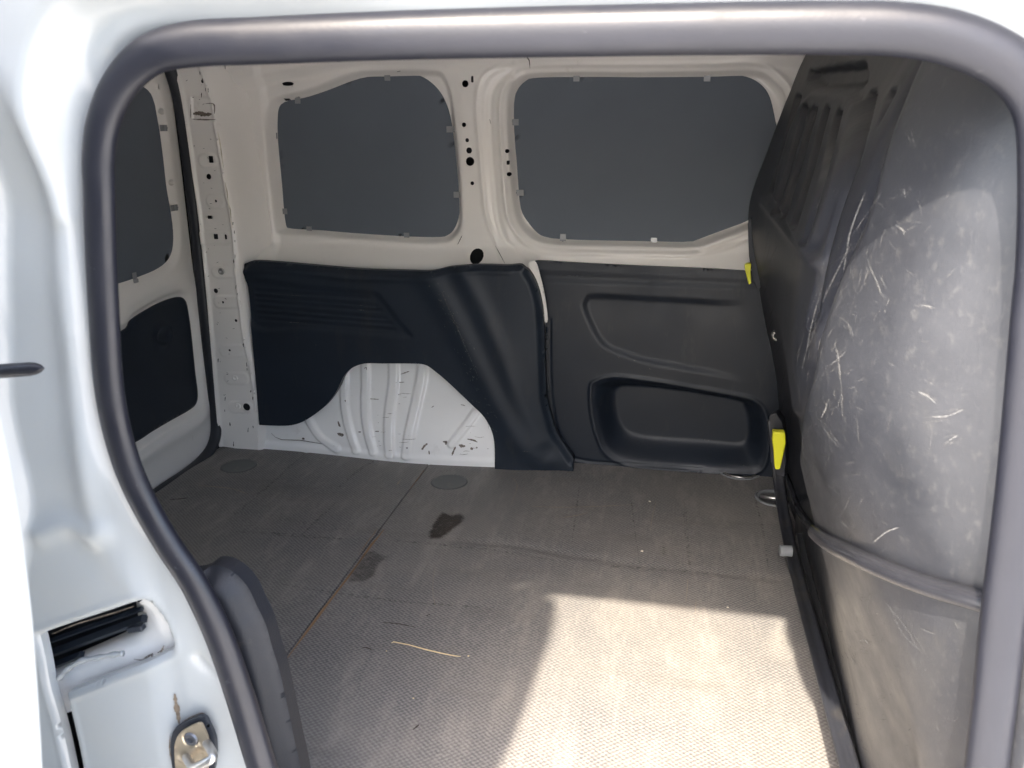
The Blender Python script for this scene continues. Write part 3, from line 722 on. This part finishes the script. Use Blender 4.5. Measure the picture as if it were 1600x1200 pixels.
# ------------------------------------------------------------------ roof, near side, front closure (so the load bay is closed like the real one)
def slab(name, c, s, m=M_SHELL, label=None): return link(name, mesh(name, *boxv(c, s, bev=.05)), m, VAN, label=label)
slab('rear_skin', (XR-.06, .75, .6), (.02, 1.7, 1.3), M_CAV)
slab('roof', (-.5, .78, 1.235), (1.84, 1.72, .03))
slab('cab_wall', (.40, .8, .4), (.03, 1.6, 1.6), M_CAV)
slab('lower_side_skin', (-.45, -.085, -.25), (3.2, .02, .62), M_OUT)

# ------------------------------------------------------------------ door aperture: white jamb and rubber seal
seal_px = [(155, 300), (154, 250), (160, 197), (178, 148), (207, 108), (248, 80), (310, 68), (400, 64), (600, 56), (800, 51), (1000, 47), (1200, 44), (1320, 44), (1400, 46), (1480, 58), (1550, 85), (1600, 122), (1628, 175), (1634, 260), (1630, 400), (1620, 500), (1606, 650), (1590, 800), (1570, 950), (1556, 1080), (1541, 1200), (1522, 1340), (1480, 1480), (1380, 1540), (700, 1540), (560, 1500), (480, 1400), (440, 1290), (410, 1200), (376, 1090), (345, 1000), (318, 940), (296, 900), (262, 850), (230, 795), (206, 745), (189, 695), (176, 640), (168, 580), (163, 500), (158, 400)]
SEALW = cr(wall(seal_px, 0), 5)
jy = 0.012
slot = [(55, 996), (100, 981), (160, 960), (212, 942), (226, 944), (237, 960), (250, 982), (260, 1010), (261, 1023), (250, 1030), (170, 1061), (99, 1089), (111, 1140), (124, 1200), (140, 1260), (118, 1260), (103, 1200), (88, 1140), (74, 1085), (65, 1035)]
SLOT = cr(wall(slot, 0), 3, True, (0, 11, 14, 15))
corner_l = wl([(-40, -40), (5, 200), (12, 400), (14, 590), (27, 690), (42, 755), (46, 820), (40, 880), (22, 950), (16, 1000), (30, 1120), (50, 1200), (80, 1300)], 0)
cl_poly = corner_l+[(-2, -.3), (-2, 1.6)]
vst = wl([(92, -30), (95, 150), (97, 300), (103, 400), (112, 500), (122, 620), (135, 720), (146, 810), (160, 850), (190, 900), (222, 935)], 0)
vst2 = wl([(28, -30), (60, 120), (90, 240), (105, 330)], 0)
crs = wl([(62, 835), (100, 822), (130, 830), (142, 838), (160, 828)], 0)
crs2 = wl([(300, 1040), (322, 1065), (340, 1080), (356, 1088)], 0)
TOPB = wl([(127, 200), (129, 140), (140, 78), (172, 36), (237, 14), (400, 5), (600, -3), (800, -10), (1200, -25), (1450, -18), (1560, 10), (1640, 70), (1700, 160), (1720, 300)], 0)
def relJ(u, v):
    s = line(SEALW_c, u, v)
    d = -.006+.006*sm(s, .014, .03)
    lt = sdf(cl_poly, u, v)
    tb = line(TOPB, u, v); tin = sdf(topin, u, v)
    d += (.034*sm(tin, -.004, .03)+.012*sm(tin, -.035, -.008))*(.22+.78*sm(v, .84, .97))          # outer lip above and to the left
    left = (1-sm(u, -.40, -.30))*(1-sm(v, .92, .98))*(.25+.75*sm(v, .50, .62))
    d += left*(.008*sm(-u, -9, -8)*0 + .010*bump1(line(vst, u, v), .016) + .006*bump1(line(vst2, u, v), .012))
    d += .05*sm(-lt, -.004, .03)
    d += .006*bump1(line(crs, u, v), .012) - .005*bump1(line(crs2, u, v), .006)
    ss = sdf(SLOT, u, v); d += .003*bump1(ss-.003, .004) - .006*(1-sm(ss, 0, .006))
    d += .0018*np.sin(u*31+v*17)*np.sin(v*23+1)
    return d
SEALW_c = SEALW+[SEALW[0]]
topin = TOPB+[(.34, -.4), (-.475, -.4)]
_a = np.array(SEALW); _t = np.roll(_a, -1, 0)-np.roll(_a, 1, 0); _t /= np.linalg.norm(_t, axis=1)[:, None]
SEALH = [tuple(p) for p in _a+np.stack([-_t[:, 1], _t[:, 0]], 1)*.009]
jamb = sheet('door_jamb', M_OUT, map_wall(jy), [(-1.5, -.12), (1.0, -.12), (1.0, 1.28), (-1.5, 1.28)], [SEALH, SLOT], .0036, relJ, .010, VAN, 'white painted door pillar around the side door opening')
sealo = link('door_seal', mesh('door_seal', *tube([(x, .0, z) for x, z in SEALW], [.0166-.0030*float(sm(np.array(-x), .36, .46)) for x, z in SEALW], 18, True, flat=.72, up=(0, 1, 0)), smooth=True), M_SEAL, VAN, label='thick dark rubber seal around the side door opening')
# seam in the slot: white lip, rail and dirt
def surf(name, pxs_rows, ys, m, parent, label=None, smooth=True):
    rows = [[P(a, b, 1, y) for a, b in r] for r, y in zip(pxs_rows, ys)]
    V = [tuple(p) for r in rows for p in r]; n = len(rows[0]); F = []
    for i in range(len(rows)-1):
        for k in range(n-1): F.append((i*n+k, i*n+k+1, (i+1)*n+k+1, (i+1)*n+k))
    return link(name, mesh(name, V, F, smooth=smooth), m, parent, label=label)
slt = surf('slot_lip', [[(100, 1116), (178, 1084), (268, 1052), (290, 1012), (272, 940), (228, 912)], [(86, 1062), (160, 1036), (232, 1012), (258, 1000), (246, 960), (222, 938)], [(80, 1045), (120, 1030), (195, 1000), (228, 984), (232, 965), (216, 942)], [(70, 1040), (118, 1022), (180, 995), (208, 982), (216, 962), (212, 935)]], [.0235, .026, .034, .06], M_ARCH, jamb, 'white inner face of the door guide slot')
sheet('slot_shade_sheet', M_CAV, map_wall(.10), wall([(20, 1100), (20, 950), (225, 905), (290, 930), (285, 1060), (120, 1130), (160, 1290), (90, 1290)], .10), [], .02, 0, .004, jamb)  # dark sheet added behind the slot in place of deep shade
for ra, rb, rr in (((66, 1006), (222, 951), .0035), ((72, 1024), (226, 966), .0060), ((84, 1040), (128, 1022), .005)):
    rl = [P(*ra, 1, .030), P(*rb, 1, .030)]
    link('guide_rail', mesh('guide_rail', *tube([tuple(p) for p in rl], rr, 4, flat=.8)), M_TRIM, jamb)
rl = [P(200, 986, 1, .018), P(226, 976, 1, .018)]
link('rail_stop', mesh('rail_stop', *boxv(tuple((rl[0]+rl[1])/2), (.018, .008, .006), Matrix.Rotation(math.radians(-16), 3, 'Y'))), M_TRIM, jamb)
wirep = cr3([P(a, b, 1, .016) for a, b in ((92, 1060), (102, 1049), (125, 1033), (150, 1028), (175, 1023), (192, 1021))], 5)
link('sealant_bead', mesh('sealant_bead', *tube([tuple(p) for p in wirep], [.0028+.0006*math.sin(i*1.3) for i in range(len(wirep))], 8), smooth=True), M_OUT, jamb)

# striker
def at_j(px, py, d=0.0): return P(px, py, 1, jy-.012-d)
def jwall(pts, d=0): return wall(pts, jy-.012-d)
st_o = [(268, 1180), (268, 1155), (275, 1137), (298, 1124), (318, 1118), (327, 1130), (337, 1155), (337, 1190), (330, 1215), (310, 1232), (285, 1225), (272, 1205)]
gas = sheet('striker', M_SEAL2, map_wall(jy-.013), cr(jwall(st_o), 3), [], .004, 0, .004, jamb, 'door striker on black gasket')
st_i = [(800+(x-800), y) for x, y in [(276, 1180), (276, 1160), (283, 1143), (300, 1132), (315, 1127), (322, 1138), (329, 1158), (329, 1188), (322, 1210), (308, 1222), (288, 1215), (278, 1200)]]
PLT = cr(jwall(st_i, .004), 3)
sc1 = jwall([(300, 1153)], .004)[0]
def relS(u, v):
    d = .0015*np.ones_like(u)
    for a in ((291, 1181), (322, 1160)):
        c = jwall([a], .004)[0]; d += .0035*bump1(np.hypot(u-c[0], v-c[1]), .006)
    d -= .002*(1-sm(np.hypot(u-sc1[0], v-sc1[1]), .0075, .009))
    return d
plt = sheet('striker_plate', M_ZINC, map_wall(jy-.018), PLT, [], .0012, relS, .003, jamb)
q = at_j(300, 1153, .006)
V, F = lathe([(.0078, 0), (.0078, .002), (.0066, .0036), (.0036, .0037), (.003, .0012), (0, .0012)], 18, (0, 0, 0), 'y')
link('striker_screw', mesh('striker_screw', V, F, smooth=False), M_SCREW, jamb, tuple(q))
a = P(291, 1181, 1, -.006); b = P(322, 1160, 1, -.006)
lo = cr3([a, a*.35+P(296, 1193, 1, -.020)*.65, P(303, 1199, 1, -.027), P(320, 1192, 1, -.030), P(333, 1183, 1, -.028), b*.35+P(330, 1172, 1, -.020)*.65, b], 5)
link('striker_loop', mesh('striker_loop', *tube([tuple(p) for p in lo], .0044, 12), smooth=True), M_METAL, jamb)

# black rubber stop on the pillar
a = P(-14, 581, 1, -.035); b = P(69, 575, 1, -.035)
stp = [tuple(a+(b-a)*t) for t in (0, .3, .6, .74, .84, .92, .97, 1.0)]
link('rubber_stop', mesh('rubber_stop', *tube(stp, [.0062, .0062, .006, .006, .0052, .0036, .0018, .0004], 14), smooth=True), M_SEAL, jamb, label='dark pointed rubber stop on the pillar')
# inner step trim beside the seal at the lower left
st = [(318, 890), (330, 884), (350, 886), (371, 899), (388, 919), (402, 948), (415, 975), (425, 1010), (436, 1045), (444, 1080), (452, 1117), (461, 1160), (470, 1200), (486, 1290), (500, 1380), (330, 1380), (340, 1200), (315, 1060), (290, 980), (280, 920), (290, 884)]
ST = cr(wall(st, .07), 4)
STe = wl([(330, 884), (350, 886), (371, 899), (388, 919), (402, 948), (415, 975), (436, 1045), (452, 1117), (470, 1200), (500, 1380)], .07)
def relT(u, v):
    e = line(STe, u, v)
    return .018*sm(e, .0, .022) 
sheet('wheel_box_trim', M_STEP, map_wall(.07), ST, [], .0035, relT, .02, VAN, 'textured dark trim just inside the seal')

# open sliding door standing outside the pillar at the left
YO = -.30
dk = [(-.415, 1.30), (-.375, 1.14), (-.356, 1.0), (-.342, .86), (-.338, .76), (-.345, .66), (-.356, .58), (-.37, .48), (-.39, .3), (-.40, 0), (-.40, -.35)]
DKo = cr([(-.60, 1.30), (-.47, 1.285), (-.40, 1.25), (-.372, 1.15), (-.356, 1.0), (-.344, .88), (-.338, .78), (-.342, .68), (-.355, .58), (-.37, .48), (-.388, .3), (-.395, 0), (-.40, -.35), (-1.25, -.35), (-1.25, 1.30)], 4, True, (12, 13, 14))
def relO(u, v):
    e = -sdf(DKo, u, v); return .012*sm(e, 0, .02)
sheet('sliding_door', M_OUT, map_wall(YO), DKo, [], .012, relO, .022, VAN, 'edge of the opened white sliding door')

# ------------------------------------------------------------------ scuffs, scratches, chips: real slivers laid on the surfaces
def strokes(name, segs, place, m, parent, kind=True):
    """segs: list of (pixel polyline, width px).  place(pixels)->3D points, slightly proud of the surface"""
    V, F = [], []
    for pts, wd in segs:
        pts = [np.array(p, float) for p in pts]; n = len(pts)
        if n < 6:
            q = cr(pts, 7, False); pts = [np.array(p) for p in q]; n = len(pts)
        for i, p in enumerate(pts):
            a = pts[max(i-1, 0)]; b = pts[min(i+1, n-1)]; t = (b-a)/max(np.linalg.norm(b-a), 1e-6); nrm = np.array([-t[1], t[0]])
            k = wd*.5*math.sin(math.pi*(i+.35)/(n-.3))**.6*random.uniform(.5, 1.3)
            V.append(p+nrm*k); V.append(p-nrm*k)
        o = len(V)-2*n
        for i in range(n-1): F.append((o+2*i, o+2*i+1, o+2*i+3, o+2*i+2))
    o = link(name, mesh(name, place(V), F), m, parent)
    if kind: o['kind'] = 'stuff'
    return o
def wig(a, b, n=6, j=.06):
    a = np.array(a, float); b = np.array(b, float); L = np.linalg.norm(b-a); d = (b-a)/L; nr = np.array([-d[1], d[0]]); out = []
    c = random.uniform(-1, 1)*j*L
    for i in range(n+1):
        t = i/n; out.append(tuple(a+(b-a)*t+nr*(c*math.sin(math.pi*t)+random.uniform(-1, 1)*j*.25*L)))
    return out
def on_bulk(pix):
    q = march(pix, XD); return q+(CAM-q)*.004
bs = [([(1292, 630), (1290, 640), (1283, 653)], 5), ([(1281, 660), (1295, 680), (1310, 698)], 1.3), ([(1315, 600), (1315, 641)], 1.2),
      ([(1360, 418), (1366, 432), (1373, 446), (1376, 458)], 2), ([(1400, 352), (1408, 357), (1414, 367)], 2.2), ([(1413, 295), (1414, 308)], 2.5),
      ([(1435, 476), (1448, 478), (1461, 481)], 1.8), ([(1304, 536), (1310, 560), (1314, 600)], 2.2), ([(1325, 505), (1330, 515), (1333, 525)], 1.6),
      ([(1292, 574), (1308, 562), (1322, 548)], 1.5), ([(1364, 848), (1384, 832), (1404, 824)], 5), ([(1435, 612), (1450, 620), (1462, 630)], 3),
      ([(1455, 651), (1480, 650), (1505, 640)], 3), ([(1294, 759), (1303, 764), (1309, 772)], 1.6), ([(1312, 815), (1320, 820), (1324, 826)], 2.2),
      ([(1250, 682), (1256, 700), (1261, 721)], 1.6), ([(1243, 680), (1254, 696)], 1.2),
      ([(1342, 1002), (1352, 1000), (1358, 1009)], 5), ([(1328, 1022), (1334, 1034), (1336, 1040)], 4), ([(1390, 945), (1402, 975), (1415, 996), (1440, 1018)], 1),
      ([(1353, 956), (1361, 925)], 1), ([(1345, 1163), (1352, 1171)], 2), ([(1370, 1091), (1383, 1092)], 1.5), ([(1346, 1108), (1349, 1110)], 2),
      ([(1307, 924), (1311, 930)], 2), ([(1481, 1122), (1482, 1123)], 3), ([(1405, 1060), (1406, 1061)], 3), ([(1420, 696), (1422, 697)], 3), ([(1422, 198), (1426, 215), (1430, 230)], 2),
      ([(1426, 255), (1428, 256)], 2.5), ([(1480, 690), (1490, 684), (1497, 680)], 3)]
haze = []
for p, w_ in bs:
    p0, p1 = np.array(p[0], float), np.array(p[-1], float); L = np.linalg.norm(p1-p0); n_ = int(3+w_*2.2) if L < 45 else 4
    for _ in range(n_):
        a = p0+(p1-p0)*random.uniform(-.3, .6)+np.array([random.gauss(0, 2.2*w_), random.gauss(0, 2.2*w_)]); k = random.uniform(.2, .7)
        haze.append((wig(a, a+(p1-p0)*k+np.array([random.gauss(0, 1), random.gauss(0, 1)])+.01, 4, .05), random.uniform(.3, .9)))
strokes('scuff_haze', haze, on_bulk, M_SCR2, bulk)
bs = [(p, w_*.42) for p, w_ in bs]
strokes('scuff_marks', bs, on_bulk, M_SCR, bulk)
fs = []
for _ in range(170):
    t = random.random(); y = random.uniform(290, 830); xl = np.interp(y, [290, 340, 420, 520, 640, 830], [1350, 1335, 1300, 1262, 1245, 1280]); x = xl+abs(random.gauss(0, 1))*60+4
    if x > 1545: continue
    L = random.expovariate(1/14)+4; an = random.choice([random.gauss(1.9, .3), random.uniform(0, 3.14)]); fs.append((wig((x, y), (x+L*math.cos(an), y+L*math.sin(an)), 4, .1), random.uniform(.3, .9)))
for _ in range(60):
    y = random.uniform(100, 640); xl = np.interp(y, [100, 237, 400, 640], [1262, 1205, 1175, 1208]); xr = np.interp(y, [100, 320, 460, 640], [1400, 1350, 1290, 1245]); x = random.uniform(xl+12, xr)
    L = random.expovariate(1/30)+6; an = random.gauss(1.9, .15); fs.append((wig((x, y), (x+L*math.cos(an), y+L*math.sin(an)), 5, .04), random.uniform(.4, 1.0)))
for _ in range(60):
    y = random.uniform(920, 1195); x = random.uniform(np.interp(y, [920, 1200], [1290, 1350]), 1500)
    L = random.expovariate(1/5)+1.5; an = random.uniform(0, 3.14); fs.append((wig((x, y), (x+L*math.cos(an), y+L*math.sin(an)), 3, .1), random.uniform(.5, 1.4)))
strokes('fine_scratches', fs, on_bulk, M_SCR2, bulk)
# long worn crease lines
strokes('worn_edge', [([(1352, 300), (1340, 330), (1328, 365), (1322, 400), (1318, 425)], 2), ([(1330, 380), (1300, 440), (1282, 480)], 1.2), ([(1284, 450), (1270, 500), (1262, 540), (1252, 580)], 1.6), ([(1274, 502), (1268, 530), (1262, 540), (1268, 505)], 1), ([(1378, 300), (1330, 370)], .8)], on_bulk, M_SCR, bulk)
def pplane(pix, ax, val):
    p = np.array(pix, float); D = np.stack([p[:, 0]-800, 600-p[:, 1], np.full(len(p), FPX)], 1) @ M.T
    t = (val-CAM[ax])/D[:, ax]; return CAM+t[:, None]*D
def on_wallp(y, rel, off=.0012):
    def f(pix):
        d = np.zeros(len(pix))
        for _ in range(3):
            q = pplane(pix, 1, y-d-off); d = rel(q[:, 0], q[:, 2])
        q = pplane(pix, 1, y-d-off); return q
    return f
chips = [([(528, 658), (530, 664), (532, 667)], 3), ([(527, 677), (532, 679), (537, 680)], 5), ([(472, 685), (476, 686)], 4), ([(659, 703), (663, 697), (668, 693)], 4), ([(692, 690), (697, 691), (696, 695)], 4),
         ([(717, 695), (722, 697), (727, 697)], 5), ([(706, 712), (709, 704), (712, 698)], 3), ([(730, 686), (740, 688), (746, 691)], 2.5), ([(735, 700), (739, 702)], 4), ([(744, 699), (746, 700)], 3),
         ([(670, 704), (671, 710)], 2), ([(635, 699), (637, 701)], 3), ([(576, 623), (592, 624)], 1.2), ([(617, 616), (627, 617)], 1), ([(586, 674), (592, 674)], 2), ([(560, 675), (564, 675)], 2),
         ([(539, 625), (540, 628)], 2), ([(626, 585), (634, 582), (640, 580)], 1.6), ([(569, 576), (572, 574), (573, 578)], 1.3), ([(618, 598), (632, 597)], 1.2), ([(720, 632), (727, 634)], 1), ([(674, 637), (678, 634)], 1.2)]
chips.append(([(424, 677), (430, 683), (440, 687), (470, 688), (500, 693), (523, 697)], 1.1))
for _ in range(34):
    x = random.choice([random.uniform(575, 640), random.gauss(735, 16)]); y = random.choice([random.uniform(610, 690), random.gauss(697, 7)])
    if x > 765 or y > 716: continue
    if y < 560+abs(x-640)*.6+20: continue
    L = random.expovariate(1/5)+1; chips.append((wig((x, y), (x+L, y+random.uniform(-.6, .6)), 3, .1), random.uniform(.3, .8)))
strokes('paint_chips', chips, on_wallp(YW, relW), M_CHIP, arch)
# dark panel joints in the white metal
def tl(name, lines, y, rel, m, parent, off=.0012): return strokes(name, lines, on_wallp(y, rel, off), m, parent)
wp = [o for o in VAN.children if o.name.startswith('side_wall_panel')][0]
tl('panel_joint', [([(354, 137), (369, 152), (382, 165), (386, 195), (392, 235), (397, 270), (402, 310), (409, 357), (405, 372), (399, 384), (392, 395), (391, 408)], 1.3), ([(351, 92), (352, 110), (354, 137)], 1.4), ([(823, 84), (824, 90), (827, 95), (828, 107)], 2.2),
    ([(715, 382), (718, 376), (722, 368)], 1.2), ([(774, 384), (780, 395), (789, 412)], .9), ([(520, 92), (528, 96), (536, 95)], .8), ([(918, 87), (925, 87), (931, 85)], 2), ([(765, 186), (767, 194)], .9), ([(620, 112), (626, 111)], .8)], W, wall_relief, M_LINE, wp)
wj = [([(335, 161), (352, 157), (368, 152)], 1.2)]
jit = []
for pt in ((364, 347), (366, 360), (367, 375), (365, 405), (369, 445), (371, 458), (380, 536), (385, 566), (386, 575), (315, 145), (325, 137), (316, 122), (321, 137), (312, 111), (395, 620), (392, 610), (395, 665), (388, 668), (352, 620), (351, 640), (365, 690), (359, 660), (341, 560)):
    jit.append(([(pt[0], pt[1]), (pt[0]+random.uniform(-1, 1), pt[1]+random.uniform(3, 8))], random.uniform(.8, 1.8)))
for _ in range(40):
    x = np.interp(_, [0, 40], [300, 360])+random.uniform(-14, 20); y = 120+_*13+random.uniform(-12, 12)
    jit.append((wig((x, y), (x+random.uniform(1, 4), y+random.uniform(-2, 2)), 2, .1), random.uniform(.4, 1.1)))
tl('panel_joint', jit, YD, relD, M_LINE, dpo)
tl('rust_patch', [([(300, 178), (312, 177), (320, 179), (331, 178)], 7), ([(299, 186), (315, 187), (337, 187)], 2.0), ([(321, 162), (334, 163), (335, 178)], 2.0), ([(298, 163), (298, 184)], 1)], YD, relD, M_CHIP, dpo)
tl('sealant_trace', [([(352, 285), (353, 292), (355, 300), (357, 318), (360, 328), (361, 345), (364, 356)], 1.6), ([(340, 205), (344, 225), (349, 262)], 1.6)], YD, relD, M_CRUMB, dpo)
# rust and dirt around the slot and striker
tl('rust_patch', [([(209, 1030), (222, 1031), (232, 1024), (240, 1021)], 2.2), ([(228, 1029), (238, 1022), (236, 1028)], 3), ([(246, 1020), (253, 1016), (256, 1008)], 3), ([(80, 991), (120, 975), (180, 957), (210, 947)], 2.5)], jy, lambda u, v: relJ(u, v)*0-.004, M_CHIP, jamb)
tl('rust_patch', [([(273, 1084), (275, 1100), (278, 1115), (280, 1132)], 8), ([(284, 1128), (300, 1120), (318, 1115), (330, 1130), (339, 1152)], 2.2), ([(266, 1150), (265, 1170), (268, 1190)], 2.2)], jy, relJ, mat('rust_dirt', (.16, .125, .09), .8, noise=(200, .5, (1, 1, 1))), jamb, .002)
# scratches on the trims
ts = [([(690, 455), (700, 480), (712, 505), (722, 530), (735, 560), (748, 590)], .8)]
for _ in range(70):
    t = random.random(); x = 680+t*90+random.gauss(0, 8); y = 440+t*230+random.gauss(0, 12); L = random.uniform(2, 8); an = random.gauss(.7, .4)
    ts.append((wig((x, y), (x+L*math.cos(an), y+L*math.sin(an)), 3, .1), random.uniform(.4, 1.0)))
ts += [([(423, 459), (480, 463)], .5), ([(448, 503), (478, 505)], .7), ([(562, 477), (568, 477)], .8), ([(558, 484), (570, 485)], .8), ([(493, 538), (494, 540)], 2), ([(816, 705), (830, 706)], .7)]
tl('trim_scratches', ts, YA, relA, M_SCR2, tA)
tl('trim_scratches', [([(1097, 686), (1104, 688), (1112, 687)], .9), ([(870, 429), (895, 431), (914, 432)], .6), ([(1154, 718), (1160, 725), (1166, 731)], 1.2), ([(965, 557), (968, 558)], 1.5), ([(1013, 576), (1017, 577)], 1.5), ([(990, 563), (993, 563)], 1.2)], YB, relB, M_SCR2, tB)

# ------------------------------------------------------------------ floor marks and loose bits
def on_floor(off=.0015):
    def f(pix):
        q = pplane(pix, 2, .001); q[:, 2] = off+floor_relief(q[:, 0], q[:, 1]); return q
    return f
def blob(name, pxs, m, parent, label, z=.0014):
    c = np.array(flo(pxs, 0)); c = c.mean(0)+(c-c.mean(0))*1.18; pol = cr([tuple(q) for q in c], 5)
    o = sheet(name, m, map_floor(z), pol, [], .003, floor_relief, .0006, parent, label)
    n = len(o.data.vertices); co = np.zeros(n*3); o.data.vertices.foreach_get('co', co); co = co.reshape(-1, 3)
    at = o.data.attributes.new('soak', 'FLOAT', 'POINT'); at.data.foreach_set('value', np.clip(-sdf(pol, co[:, 0], co[:, 1])/.016, 0, 1)*.75-.05); return o
stain_mat_plain = mat('dust_print', (.21, .197, .185), .8)
_t = stain_mat_plain.node_tree; _n = _t.nodes.new('ShaderNodeTexNoise'); _n.inputs['Scale'].default_value = 120; _n.inputs['Detail'].default_value = 8; _r = _t.nodes.new('ShaderNodeMapRange'); _r.inputs[1].default_value = .45; _r.inputs[2].default_value = .75; _r.inputs[4].default_value = .7
_t.links.new([q for q in _t.nodes if q.type == 'TEX_COORD'][0].outputs['Object'], _n.inputs[0]); _t.links.new(_n.outputs['Fac'], _r.inputs[0]); _t.links.new(_r.outputs[0], _t.nodes['Principled BSDF'].inputs['Alpha'])
def stain_mat(name, colr, lo=.9, hi=1.25, mx_=.85):
    m = mat(name, colr, .5, .4); t = m.node_tree; b = t.nodes['Principled BSDF']
    n = t.nodes.new('ShaderNodeTexNoise'); n.inputs['Scale'].default_value = 75; n.inputs['Detail'].default_value = 9; n.inputs['Roughness'].default_value = .75
    tc = [q for q in t.nodes if q.type == 'TEX_COORD'][0]; t.links.new(tc.outputs['Object'], n.inputs[0])
    at = t.nodes.new('ShaderNodeAttribute'); at.attribute_name = 'soak'
    ad = t.nodes.new('ShaderNodeMath'); ad.operation = 'MULTIPLY_ADD'; t.links.new(n.outputs['Fac'], ad.inputs[0]); ad.inputs[1].default_value = 1.3; t.links.new(at.outputs['Fac'], ad.inputs[2])
    r = t.nodes.new('ShaderNodeMapRange'); r.inputs[1].default_value = lo; r.inputs[2].default_value = hi; r.inputs[4].default_value = mx_
    t.links.new(ad.outputs[0], r.inputs[0]); t.links.new(r.outputs[0], b.inputs['Alpha']); return m
blob('oil_stain', [(670, 836), (684, 808), (695, 802), (706, 806), (713, 803), (726, 807), (724, 817), (714, 825), (704, 834), (690, 840)], stain_mat('oil', (.05, .039, .032), .85, 1.3, .75), f2, 'dark brown stain on floor')
blob('oil_stain', [(543, 905), (556, 880), (568, 866), (585, 862), (600, 868), (610, 872), (596, 884), (590, 898), (570, 908)], stain_mat('oil_faint', (.05, .042, .036), 1.0, 1.6, .6), f2, 'faint dark stain beside the seam')
blob('yellow_stain', [(1030, 855), (1038, 850), (1043, 860), (1041, 876), (1034, 878), (1031, 866)], stain_mat('yellow_dirt', (.20, .13, .04), .9, 1.4, .6), f2, 'yellow stain on floor')
strokes('dust_line', [([(663, 733), (655, 745), (640, 765)], 1.2), ([(600, 828), (592, 838), (580, 852), (560, 880), (545, 900), (520, 932), (500, 958), (480, 985), (460, 1012), (440, 1040)], 3.6), ([(590, 826), (575, 846), (560, 868)], 1.0)], on_floor(.001), mat('dust', (.26, .16, .09), .9), f2)
strokes('floor_scratches', [([(310, 759), (340, 761), (365, 764), (388, 772)], 1), ([(800, 745), (808, 760), (798, 790)], .8), ([(1025, 784), (1020, 805), (1016, 830)], .7), ([(826, 790), (880, 792), (960, 790), (990, 788)], .8), ([(1075, 905), (1072, 940)], .7), ([(620, 758), (627, 748)], 1.4), ([(702, 814), (716, 813)], 1.0), ([(875, 808), (900, 805), (920, 800)], .9), ([(1088, 935), (1086, 960)], .8), ([(680, 885), (676, 920), (681, 950)], .7)], on_floor(.001), mat('floor_scuff', (.3, .25, .2), .9), f2)
strokes('dust_print', [([(356, 812), (400, 775), (440, 740), (476, 708)], 5), ([(368, 830), (420, 833), (480, 838), (540, 843)], 5), ([(470, 836), (500, 808), (525, 785)], 4), ([(985, 770), (992, 830), (1000, 884)], 3), ([(940, 884), (1010, 888), (1080, 893), (1140, 898)], 5), ([(1178, 772), (1192, 830), (1200, 885)], 5), ([(520, 770), (560, 735), (590, 718)], 4), ([(905, 760), (900, 800), (893, 850)], 4), ([(1070, 780), (1072, 830), (1080, 900)], 6), ([(610, 845), (700, 852), (790, 862), (900, 880)], 5), ([(400, 905), (520, 925), (640, 940), (760, 950)], 4)], on_floor(.0009), stain_mat_plain, f2)
strokes('floor_gouges', [([(596, 972), (620, 974), (650, 980)], 1.6), ([(566, 1011), (575, 1012), (582, 1016)], 1.8), ([(265, 781), (280, 780), (294, 778)], 1.2), ([(666, 962), (672, 960)], 1.6), ([(645, 1140), (655, 1132)], 3)], on_floor(.001), mat('gouge', (.045, .035, .03), .8), f2)
sp = [np.array(P(x, y, 2, 0))+np.array([0, 0, .0045]) for x, y in ((612, 1008), (615, 1006), (640, 1011), (665, 1018), (690, 1024), (710, 1028), (720, 1029))]
V, F = tube([tuple(p-sp[0]) for p in sp], [.0007, .0011, .001, .0012, .001, .001, .0006], 6)
so = link('straw_stalk', mesh('straw_stalk', V, F), M_CREAM, None, tuple(sp[0])); so['label'] = 'long thin pale straw lying on the load floor near the sun patch'; so['category'] = 'straw'
def crumb(px, py, r, label, m=M_CRUMB, nm='paint_crumb'):
    q = P(px, py, 2, 0); V, F = lathe([(r*.6, 0), (r, r*.3), (r*.7, r*.7), (0, r*.8)], 7, (0, 0, 0), 'z', 1, .7)
    V = [(v[0]*random.uniform(.8, 1.2), v[1]*random.uniform(.8, 1.2), v[2]) for v in V]
    o = link(nm, mesh(nm, V, F), m, None, (q[0], q[1], .002)); o['label'] = label; o['category'] = 'crumb'; return o
crumb(1015, 785, .0032, 'small white crumb on the floor below the storage pocket')
crumb(1003, 863, .0034, 'small white crumb left of the yellow floor stain')
crumb(1137, 951, .0026, 'tiny pale crumb just above the edge of the sun patch')
crumb(646, 1093, .0018, 'tiny orange grain below the long straw', M_CREAM)
crumb(732, 1027, .0022, 'small straw bit just right of the long straw tip', M_CREAM)
crumb(604, 1019, .0015, 'tiny straw bit just left of the long straw', M_CREAM)
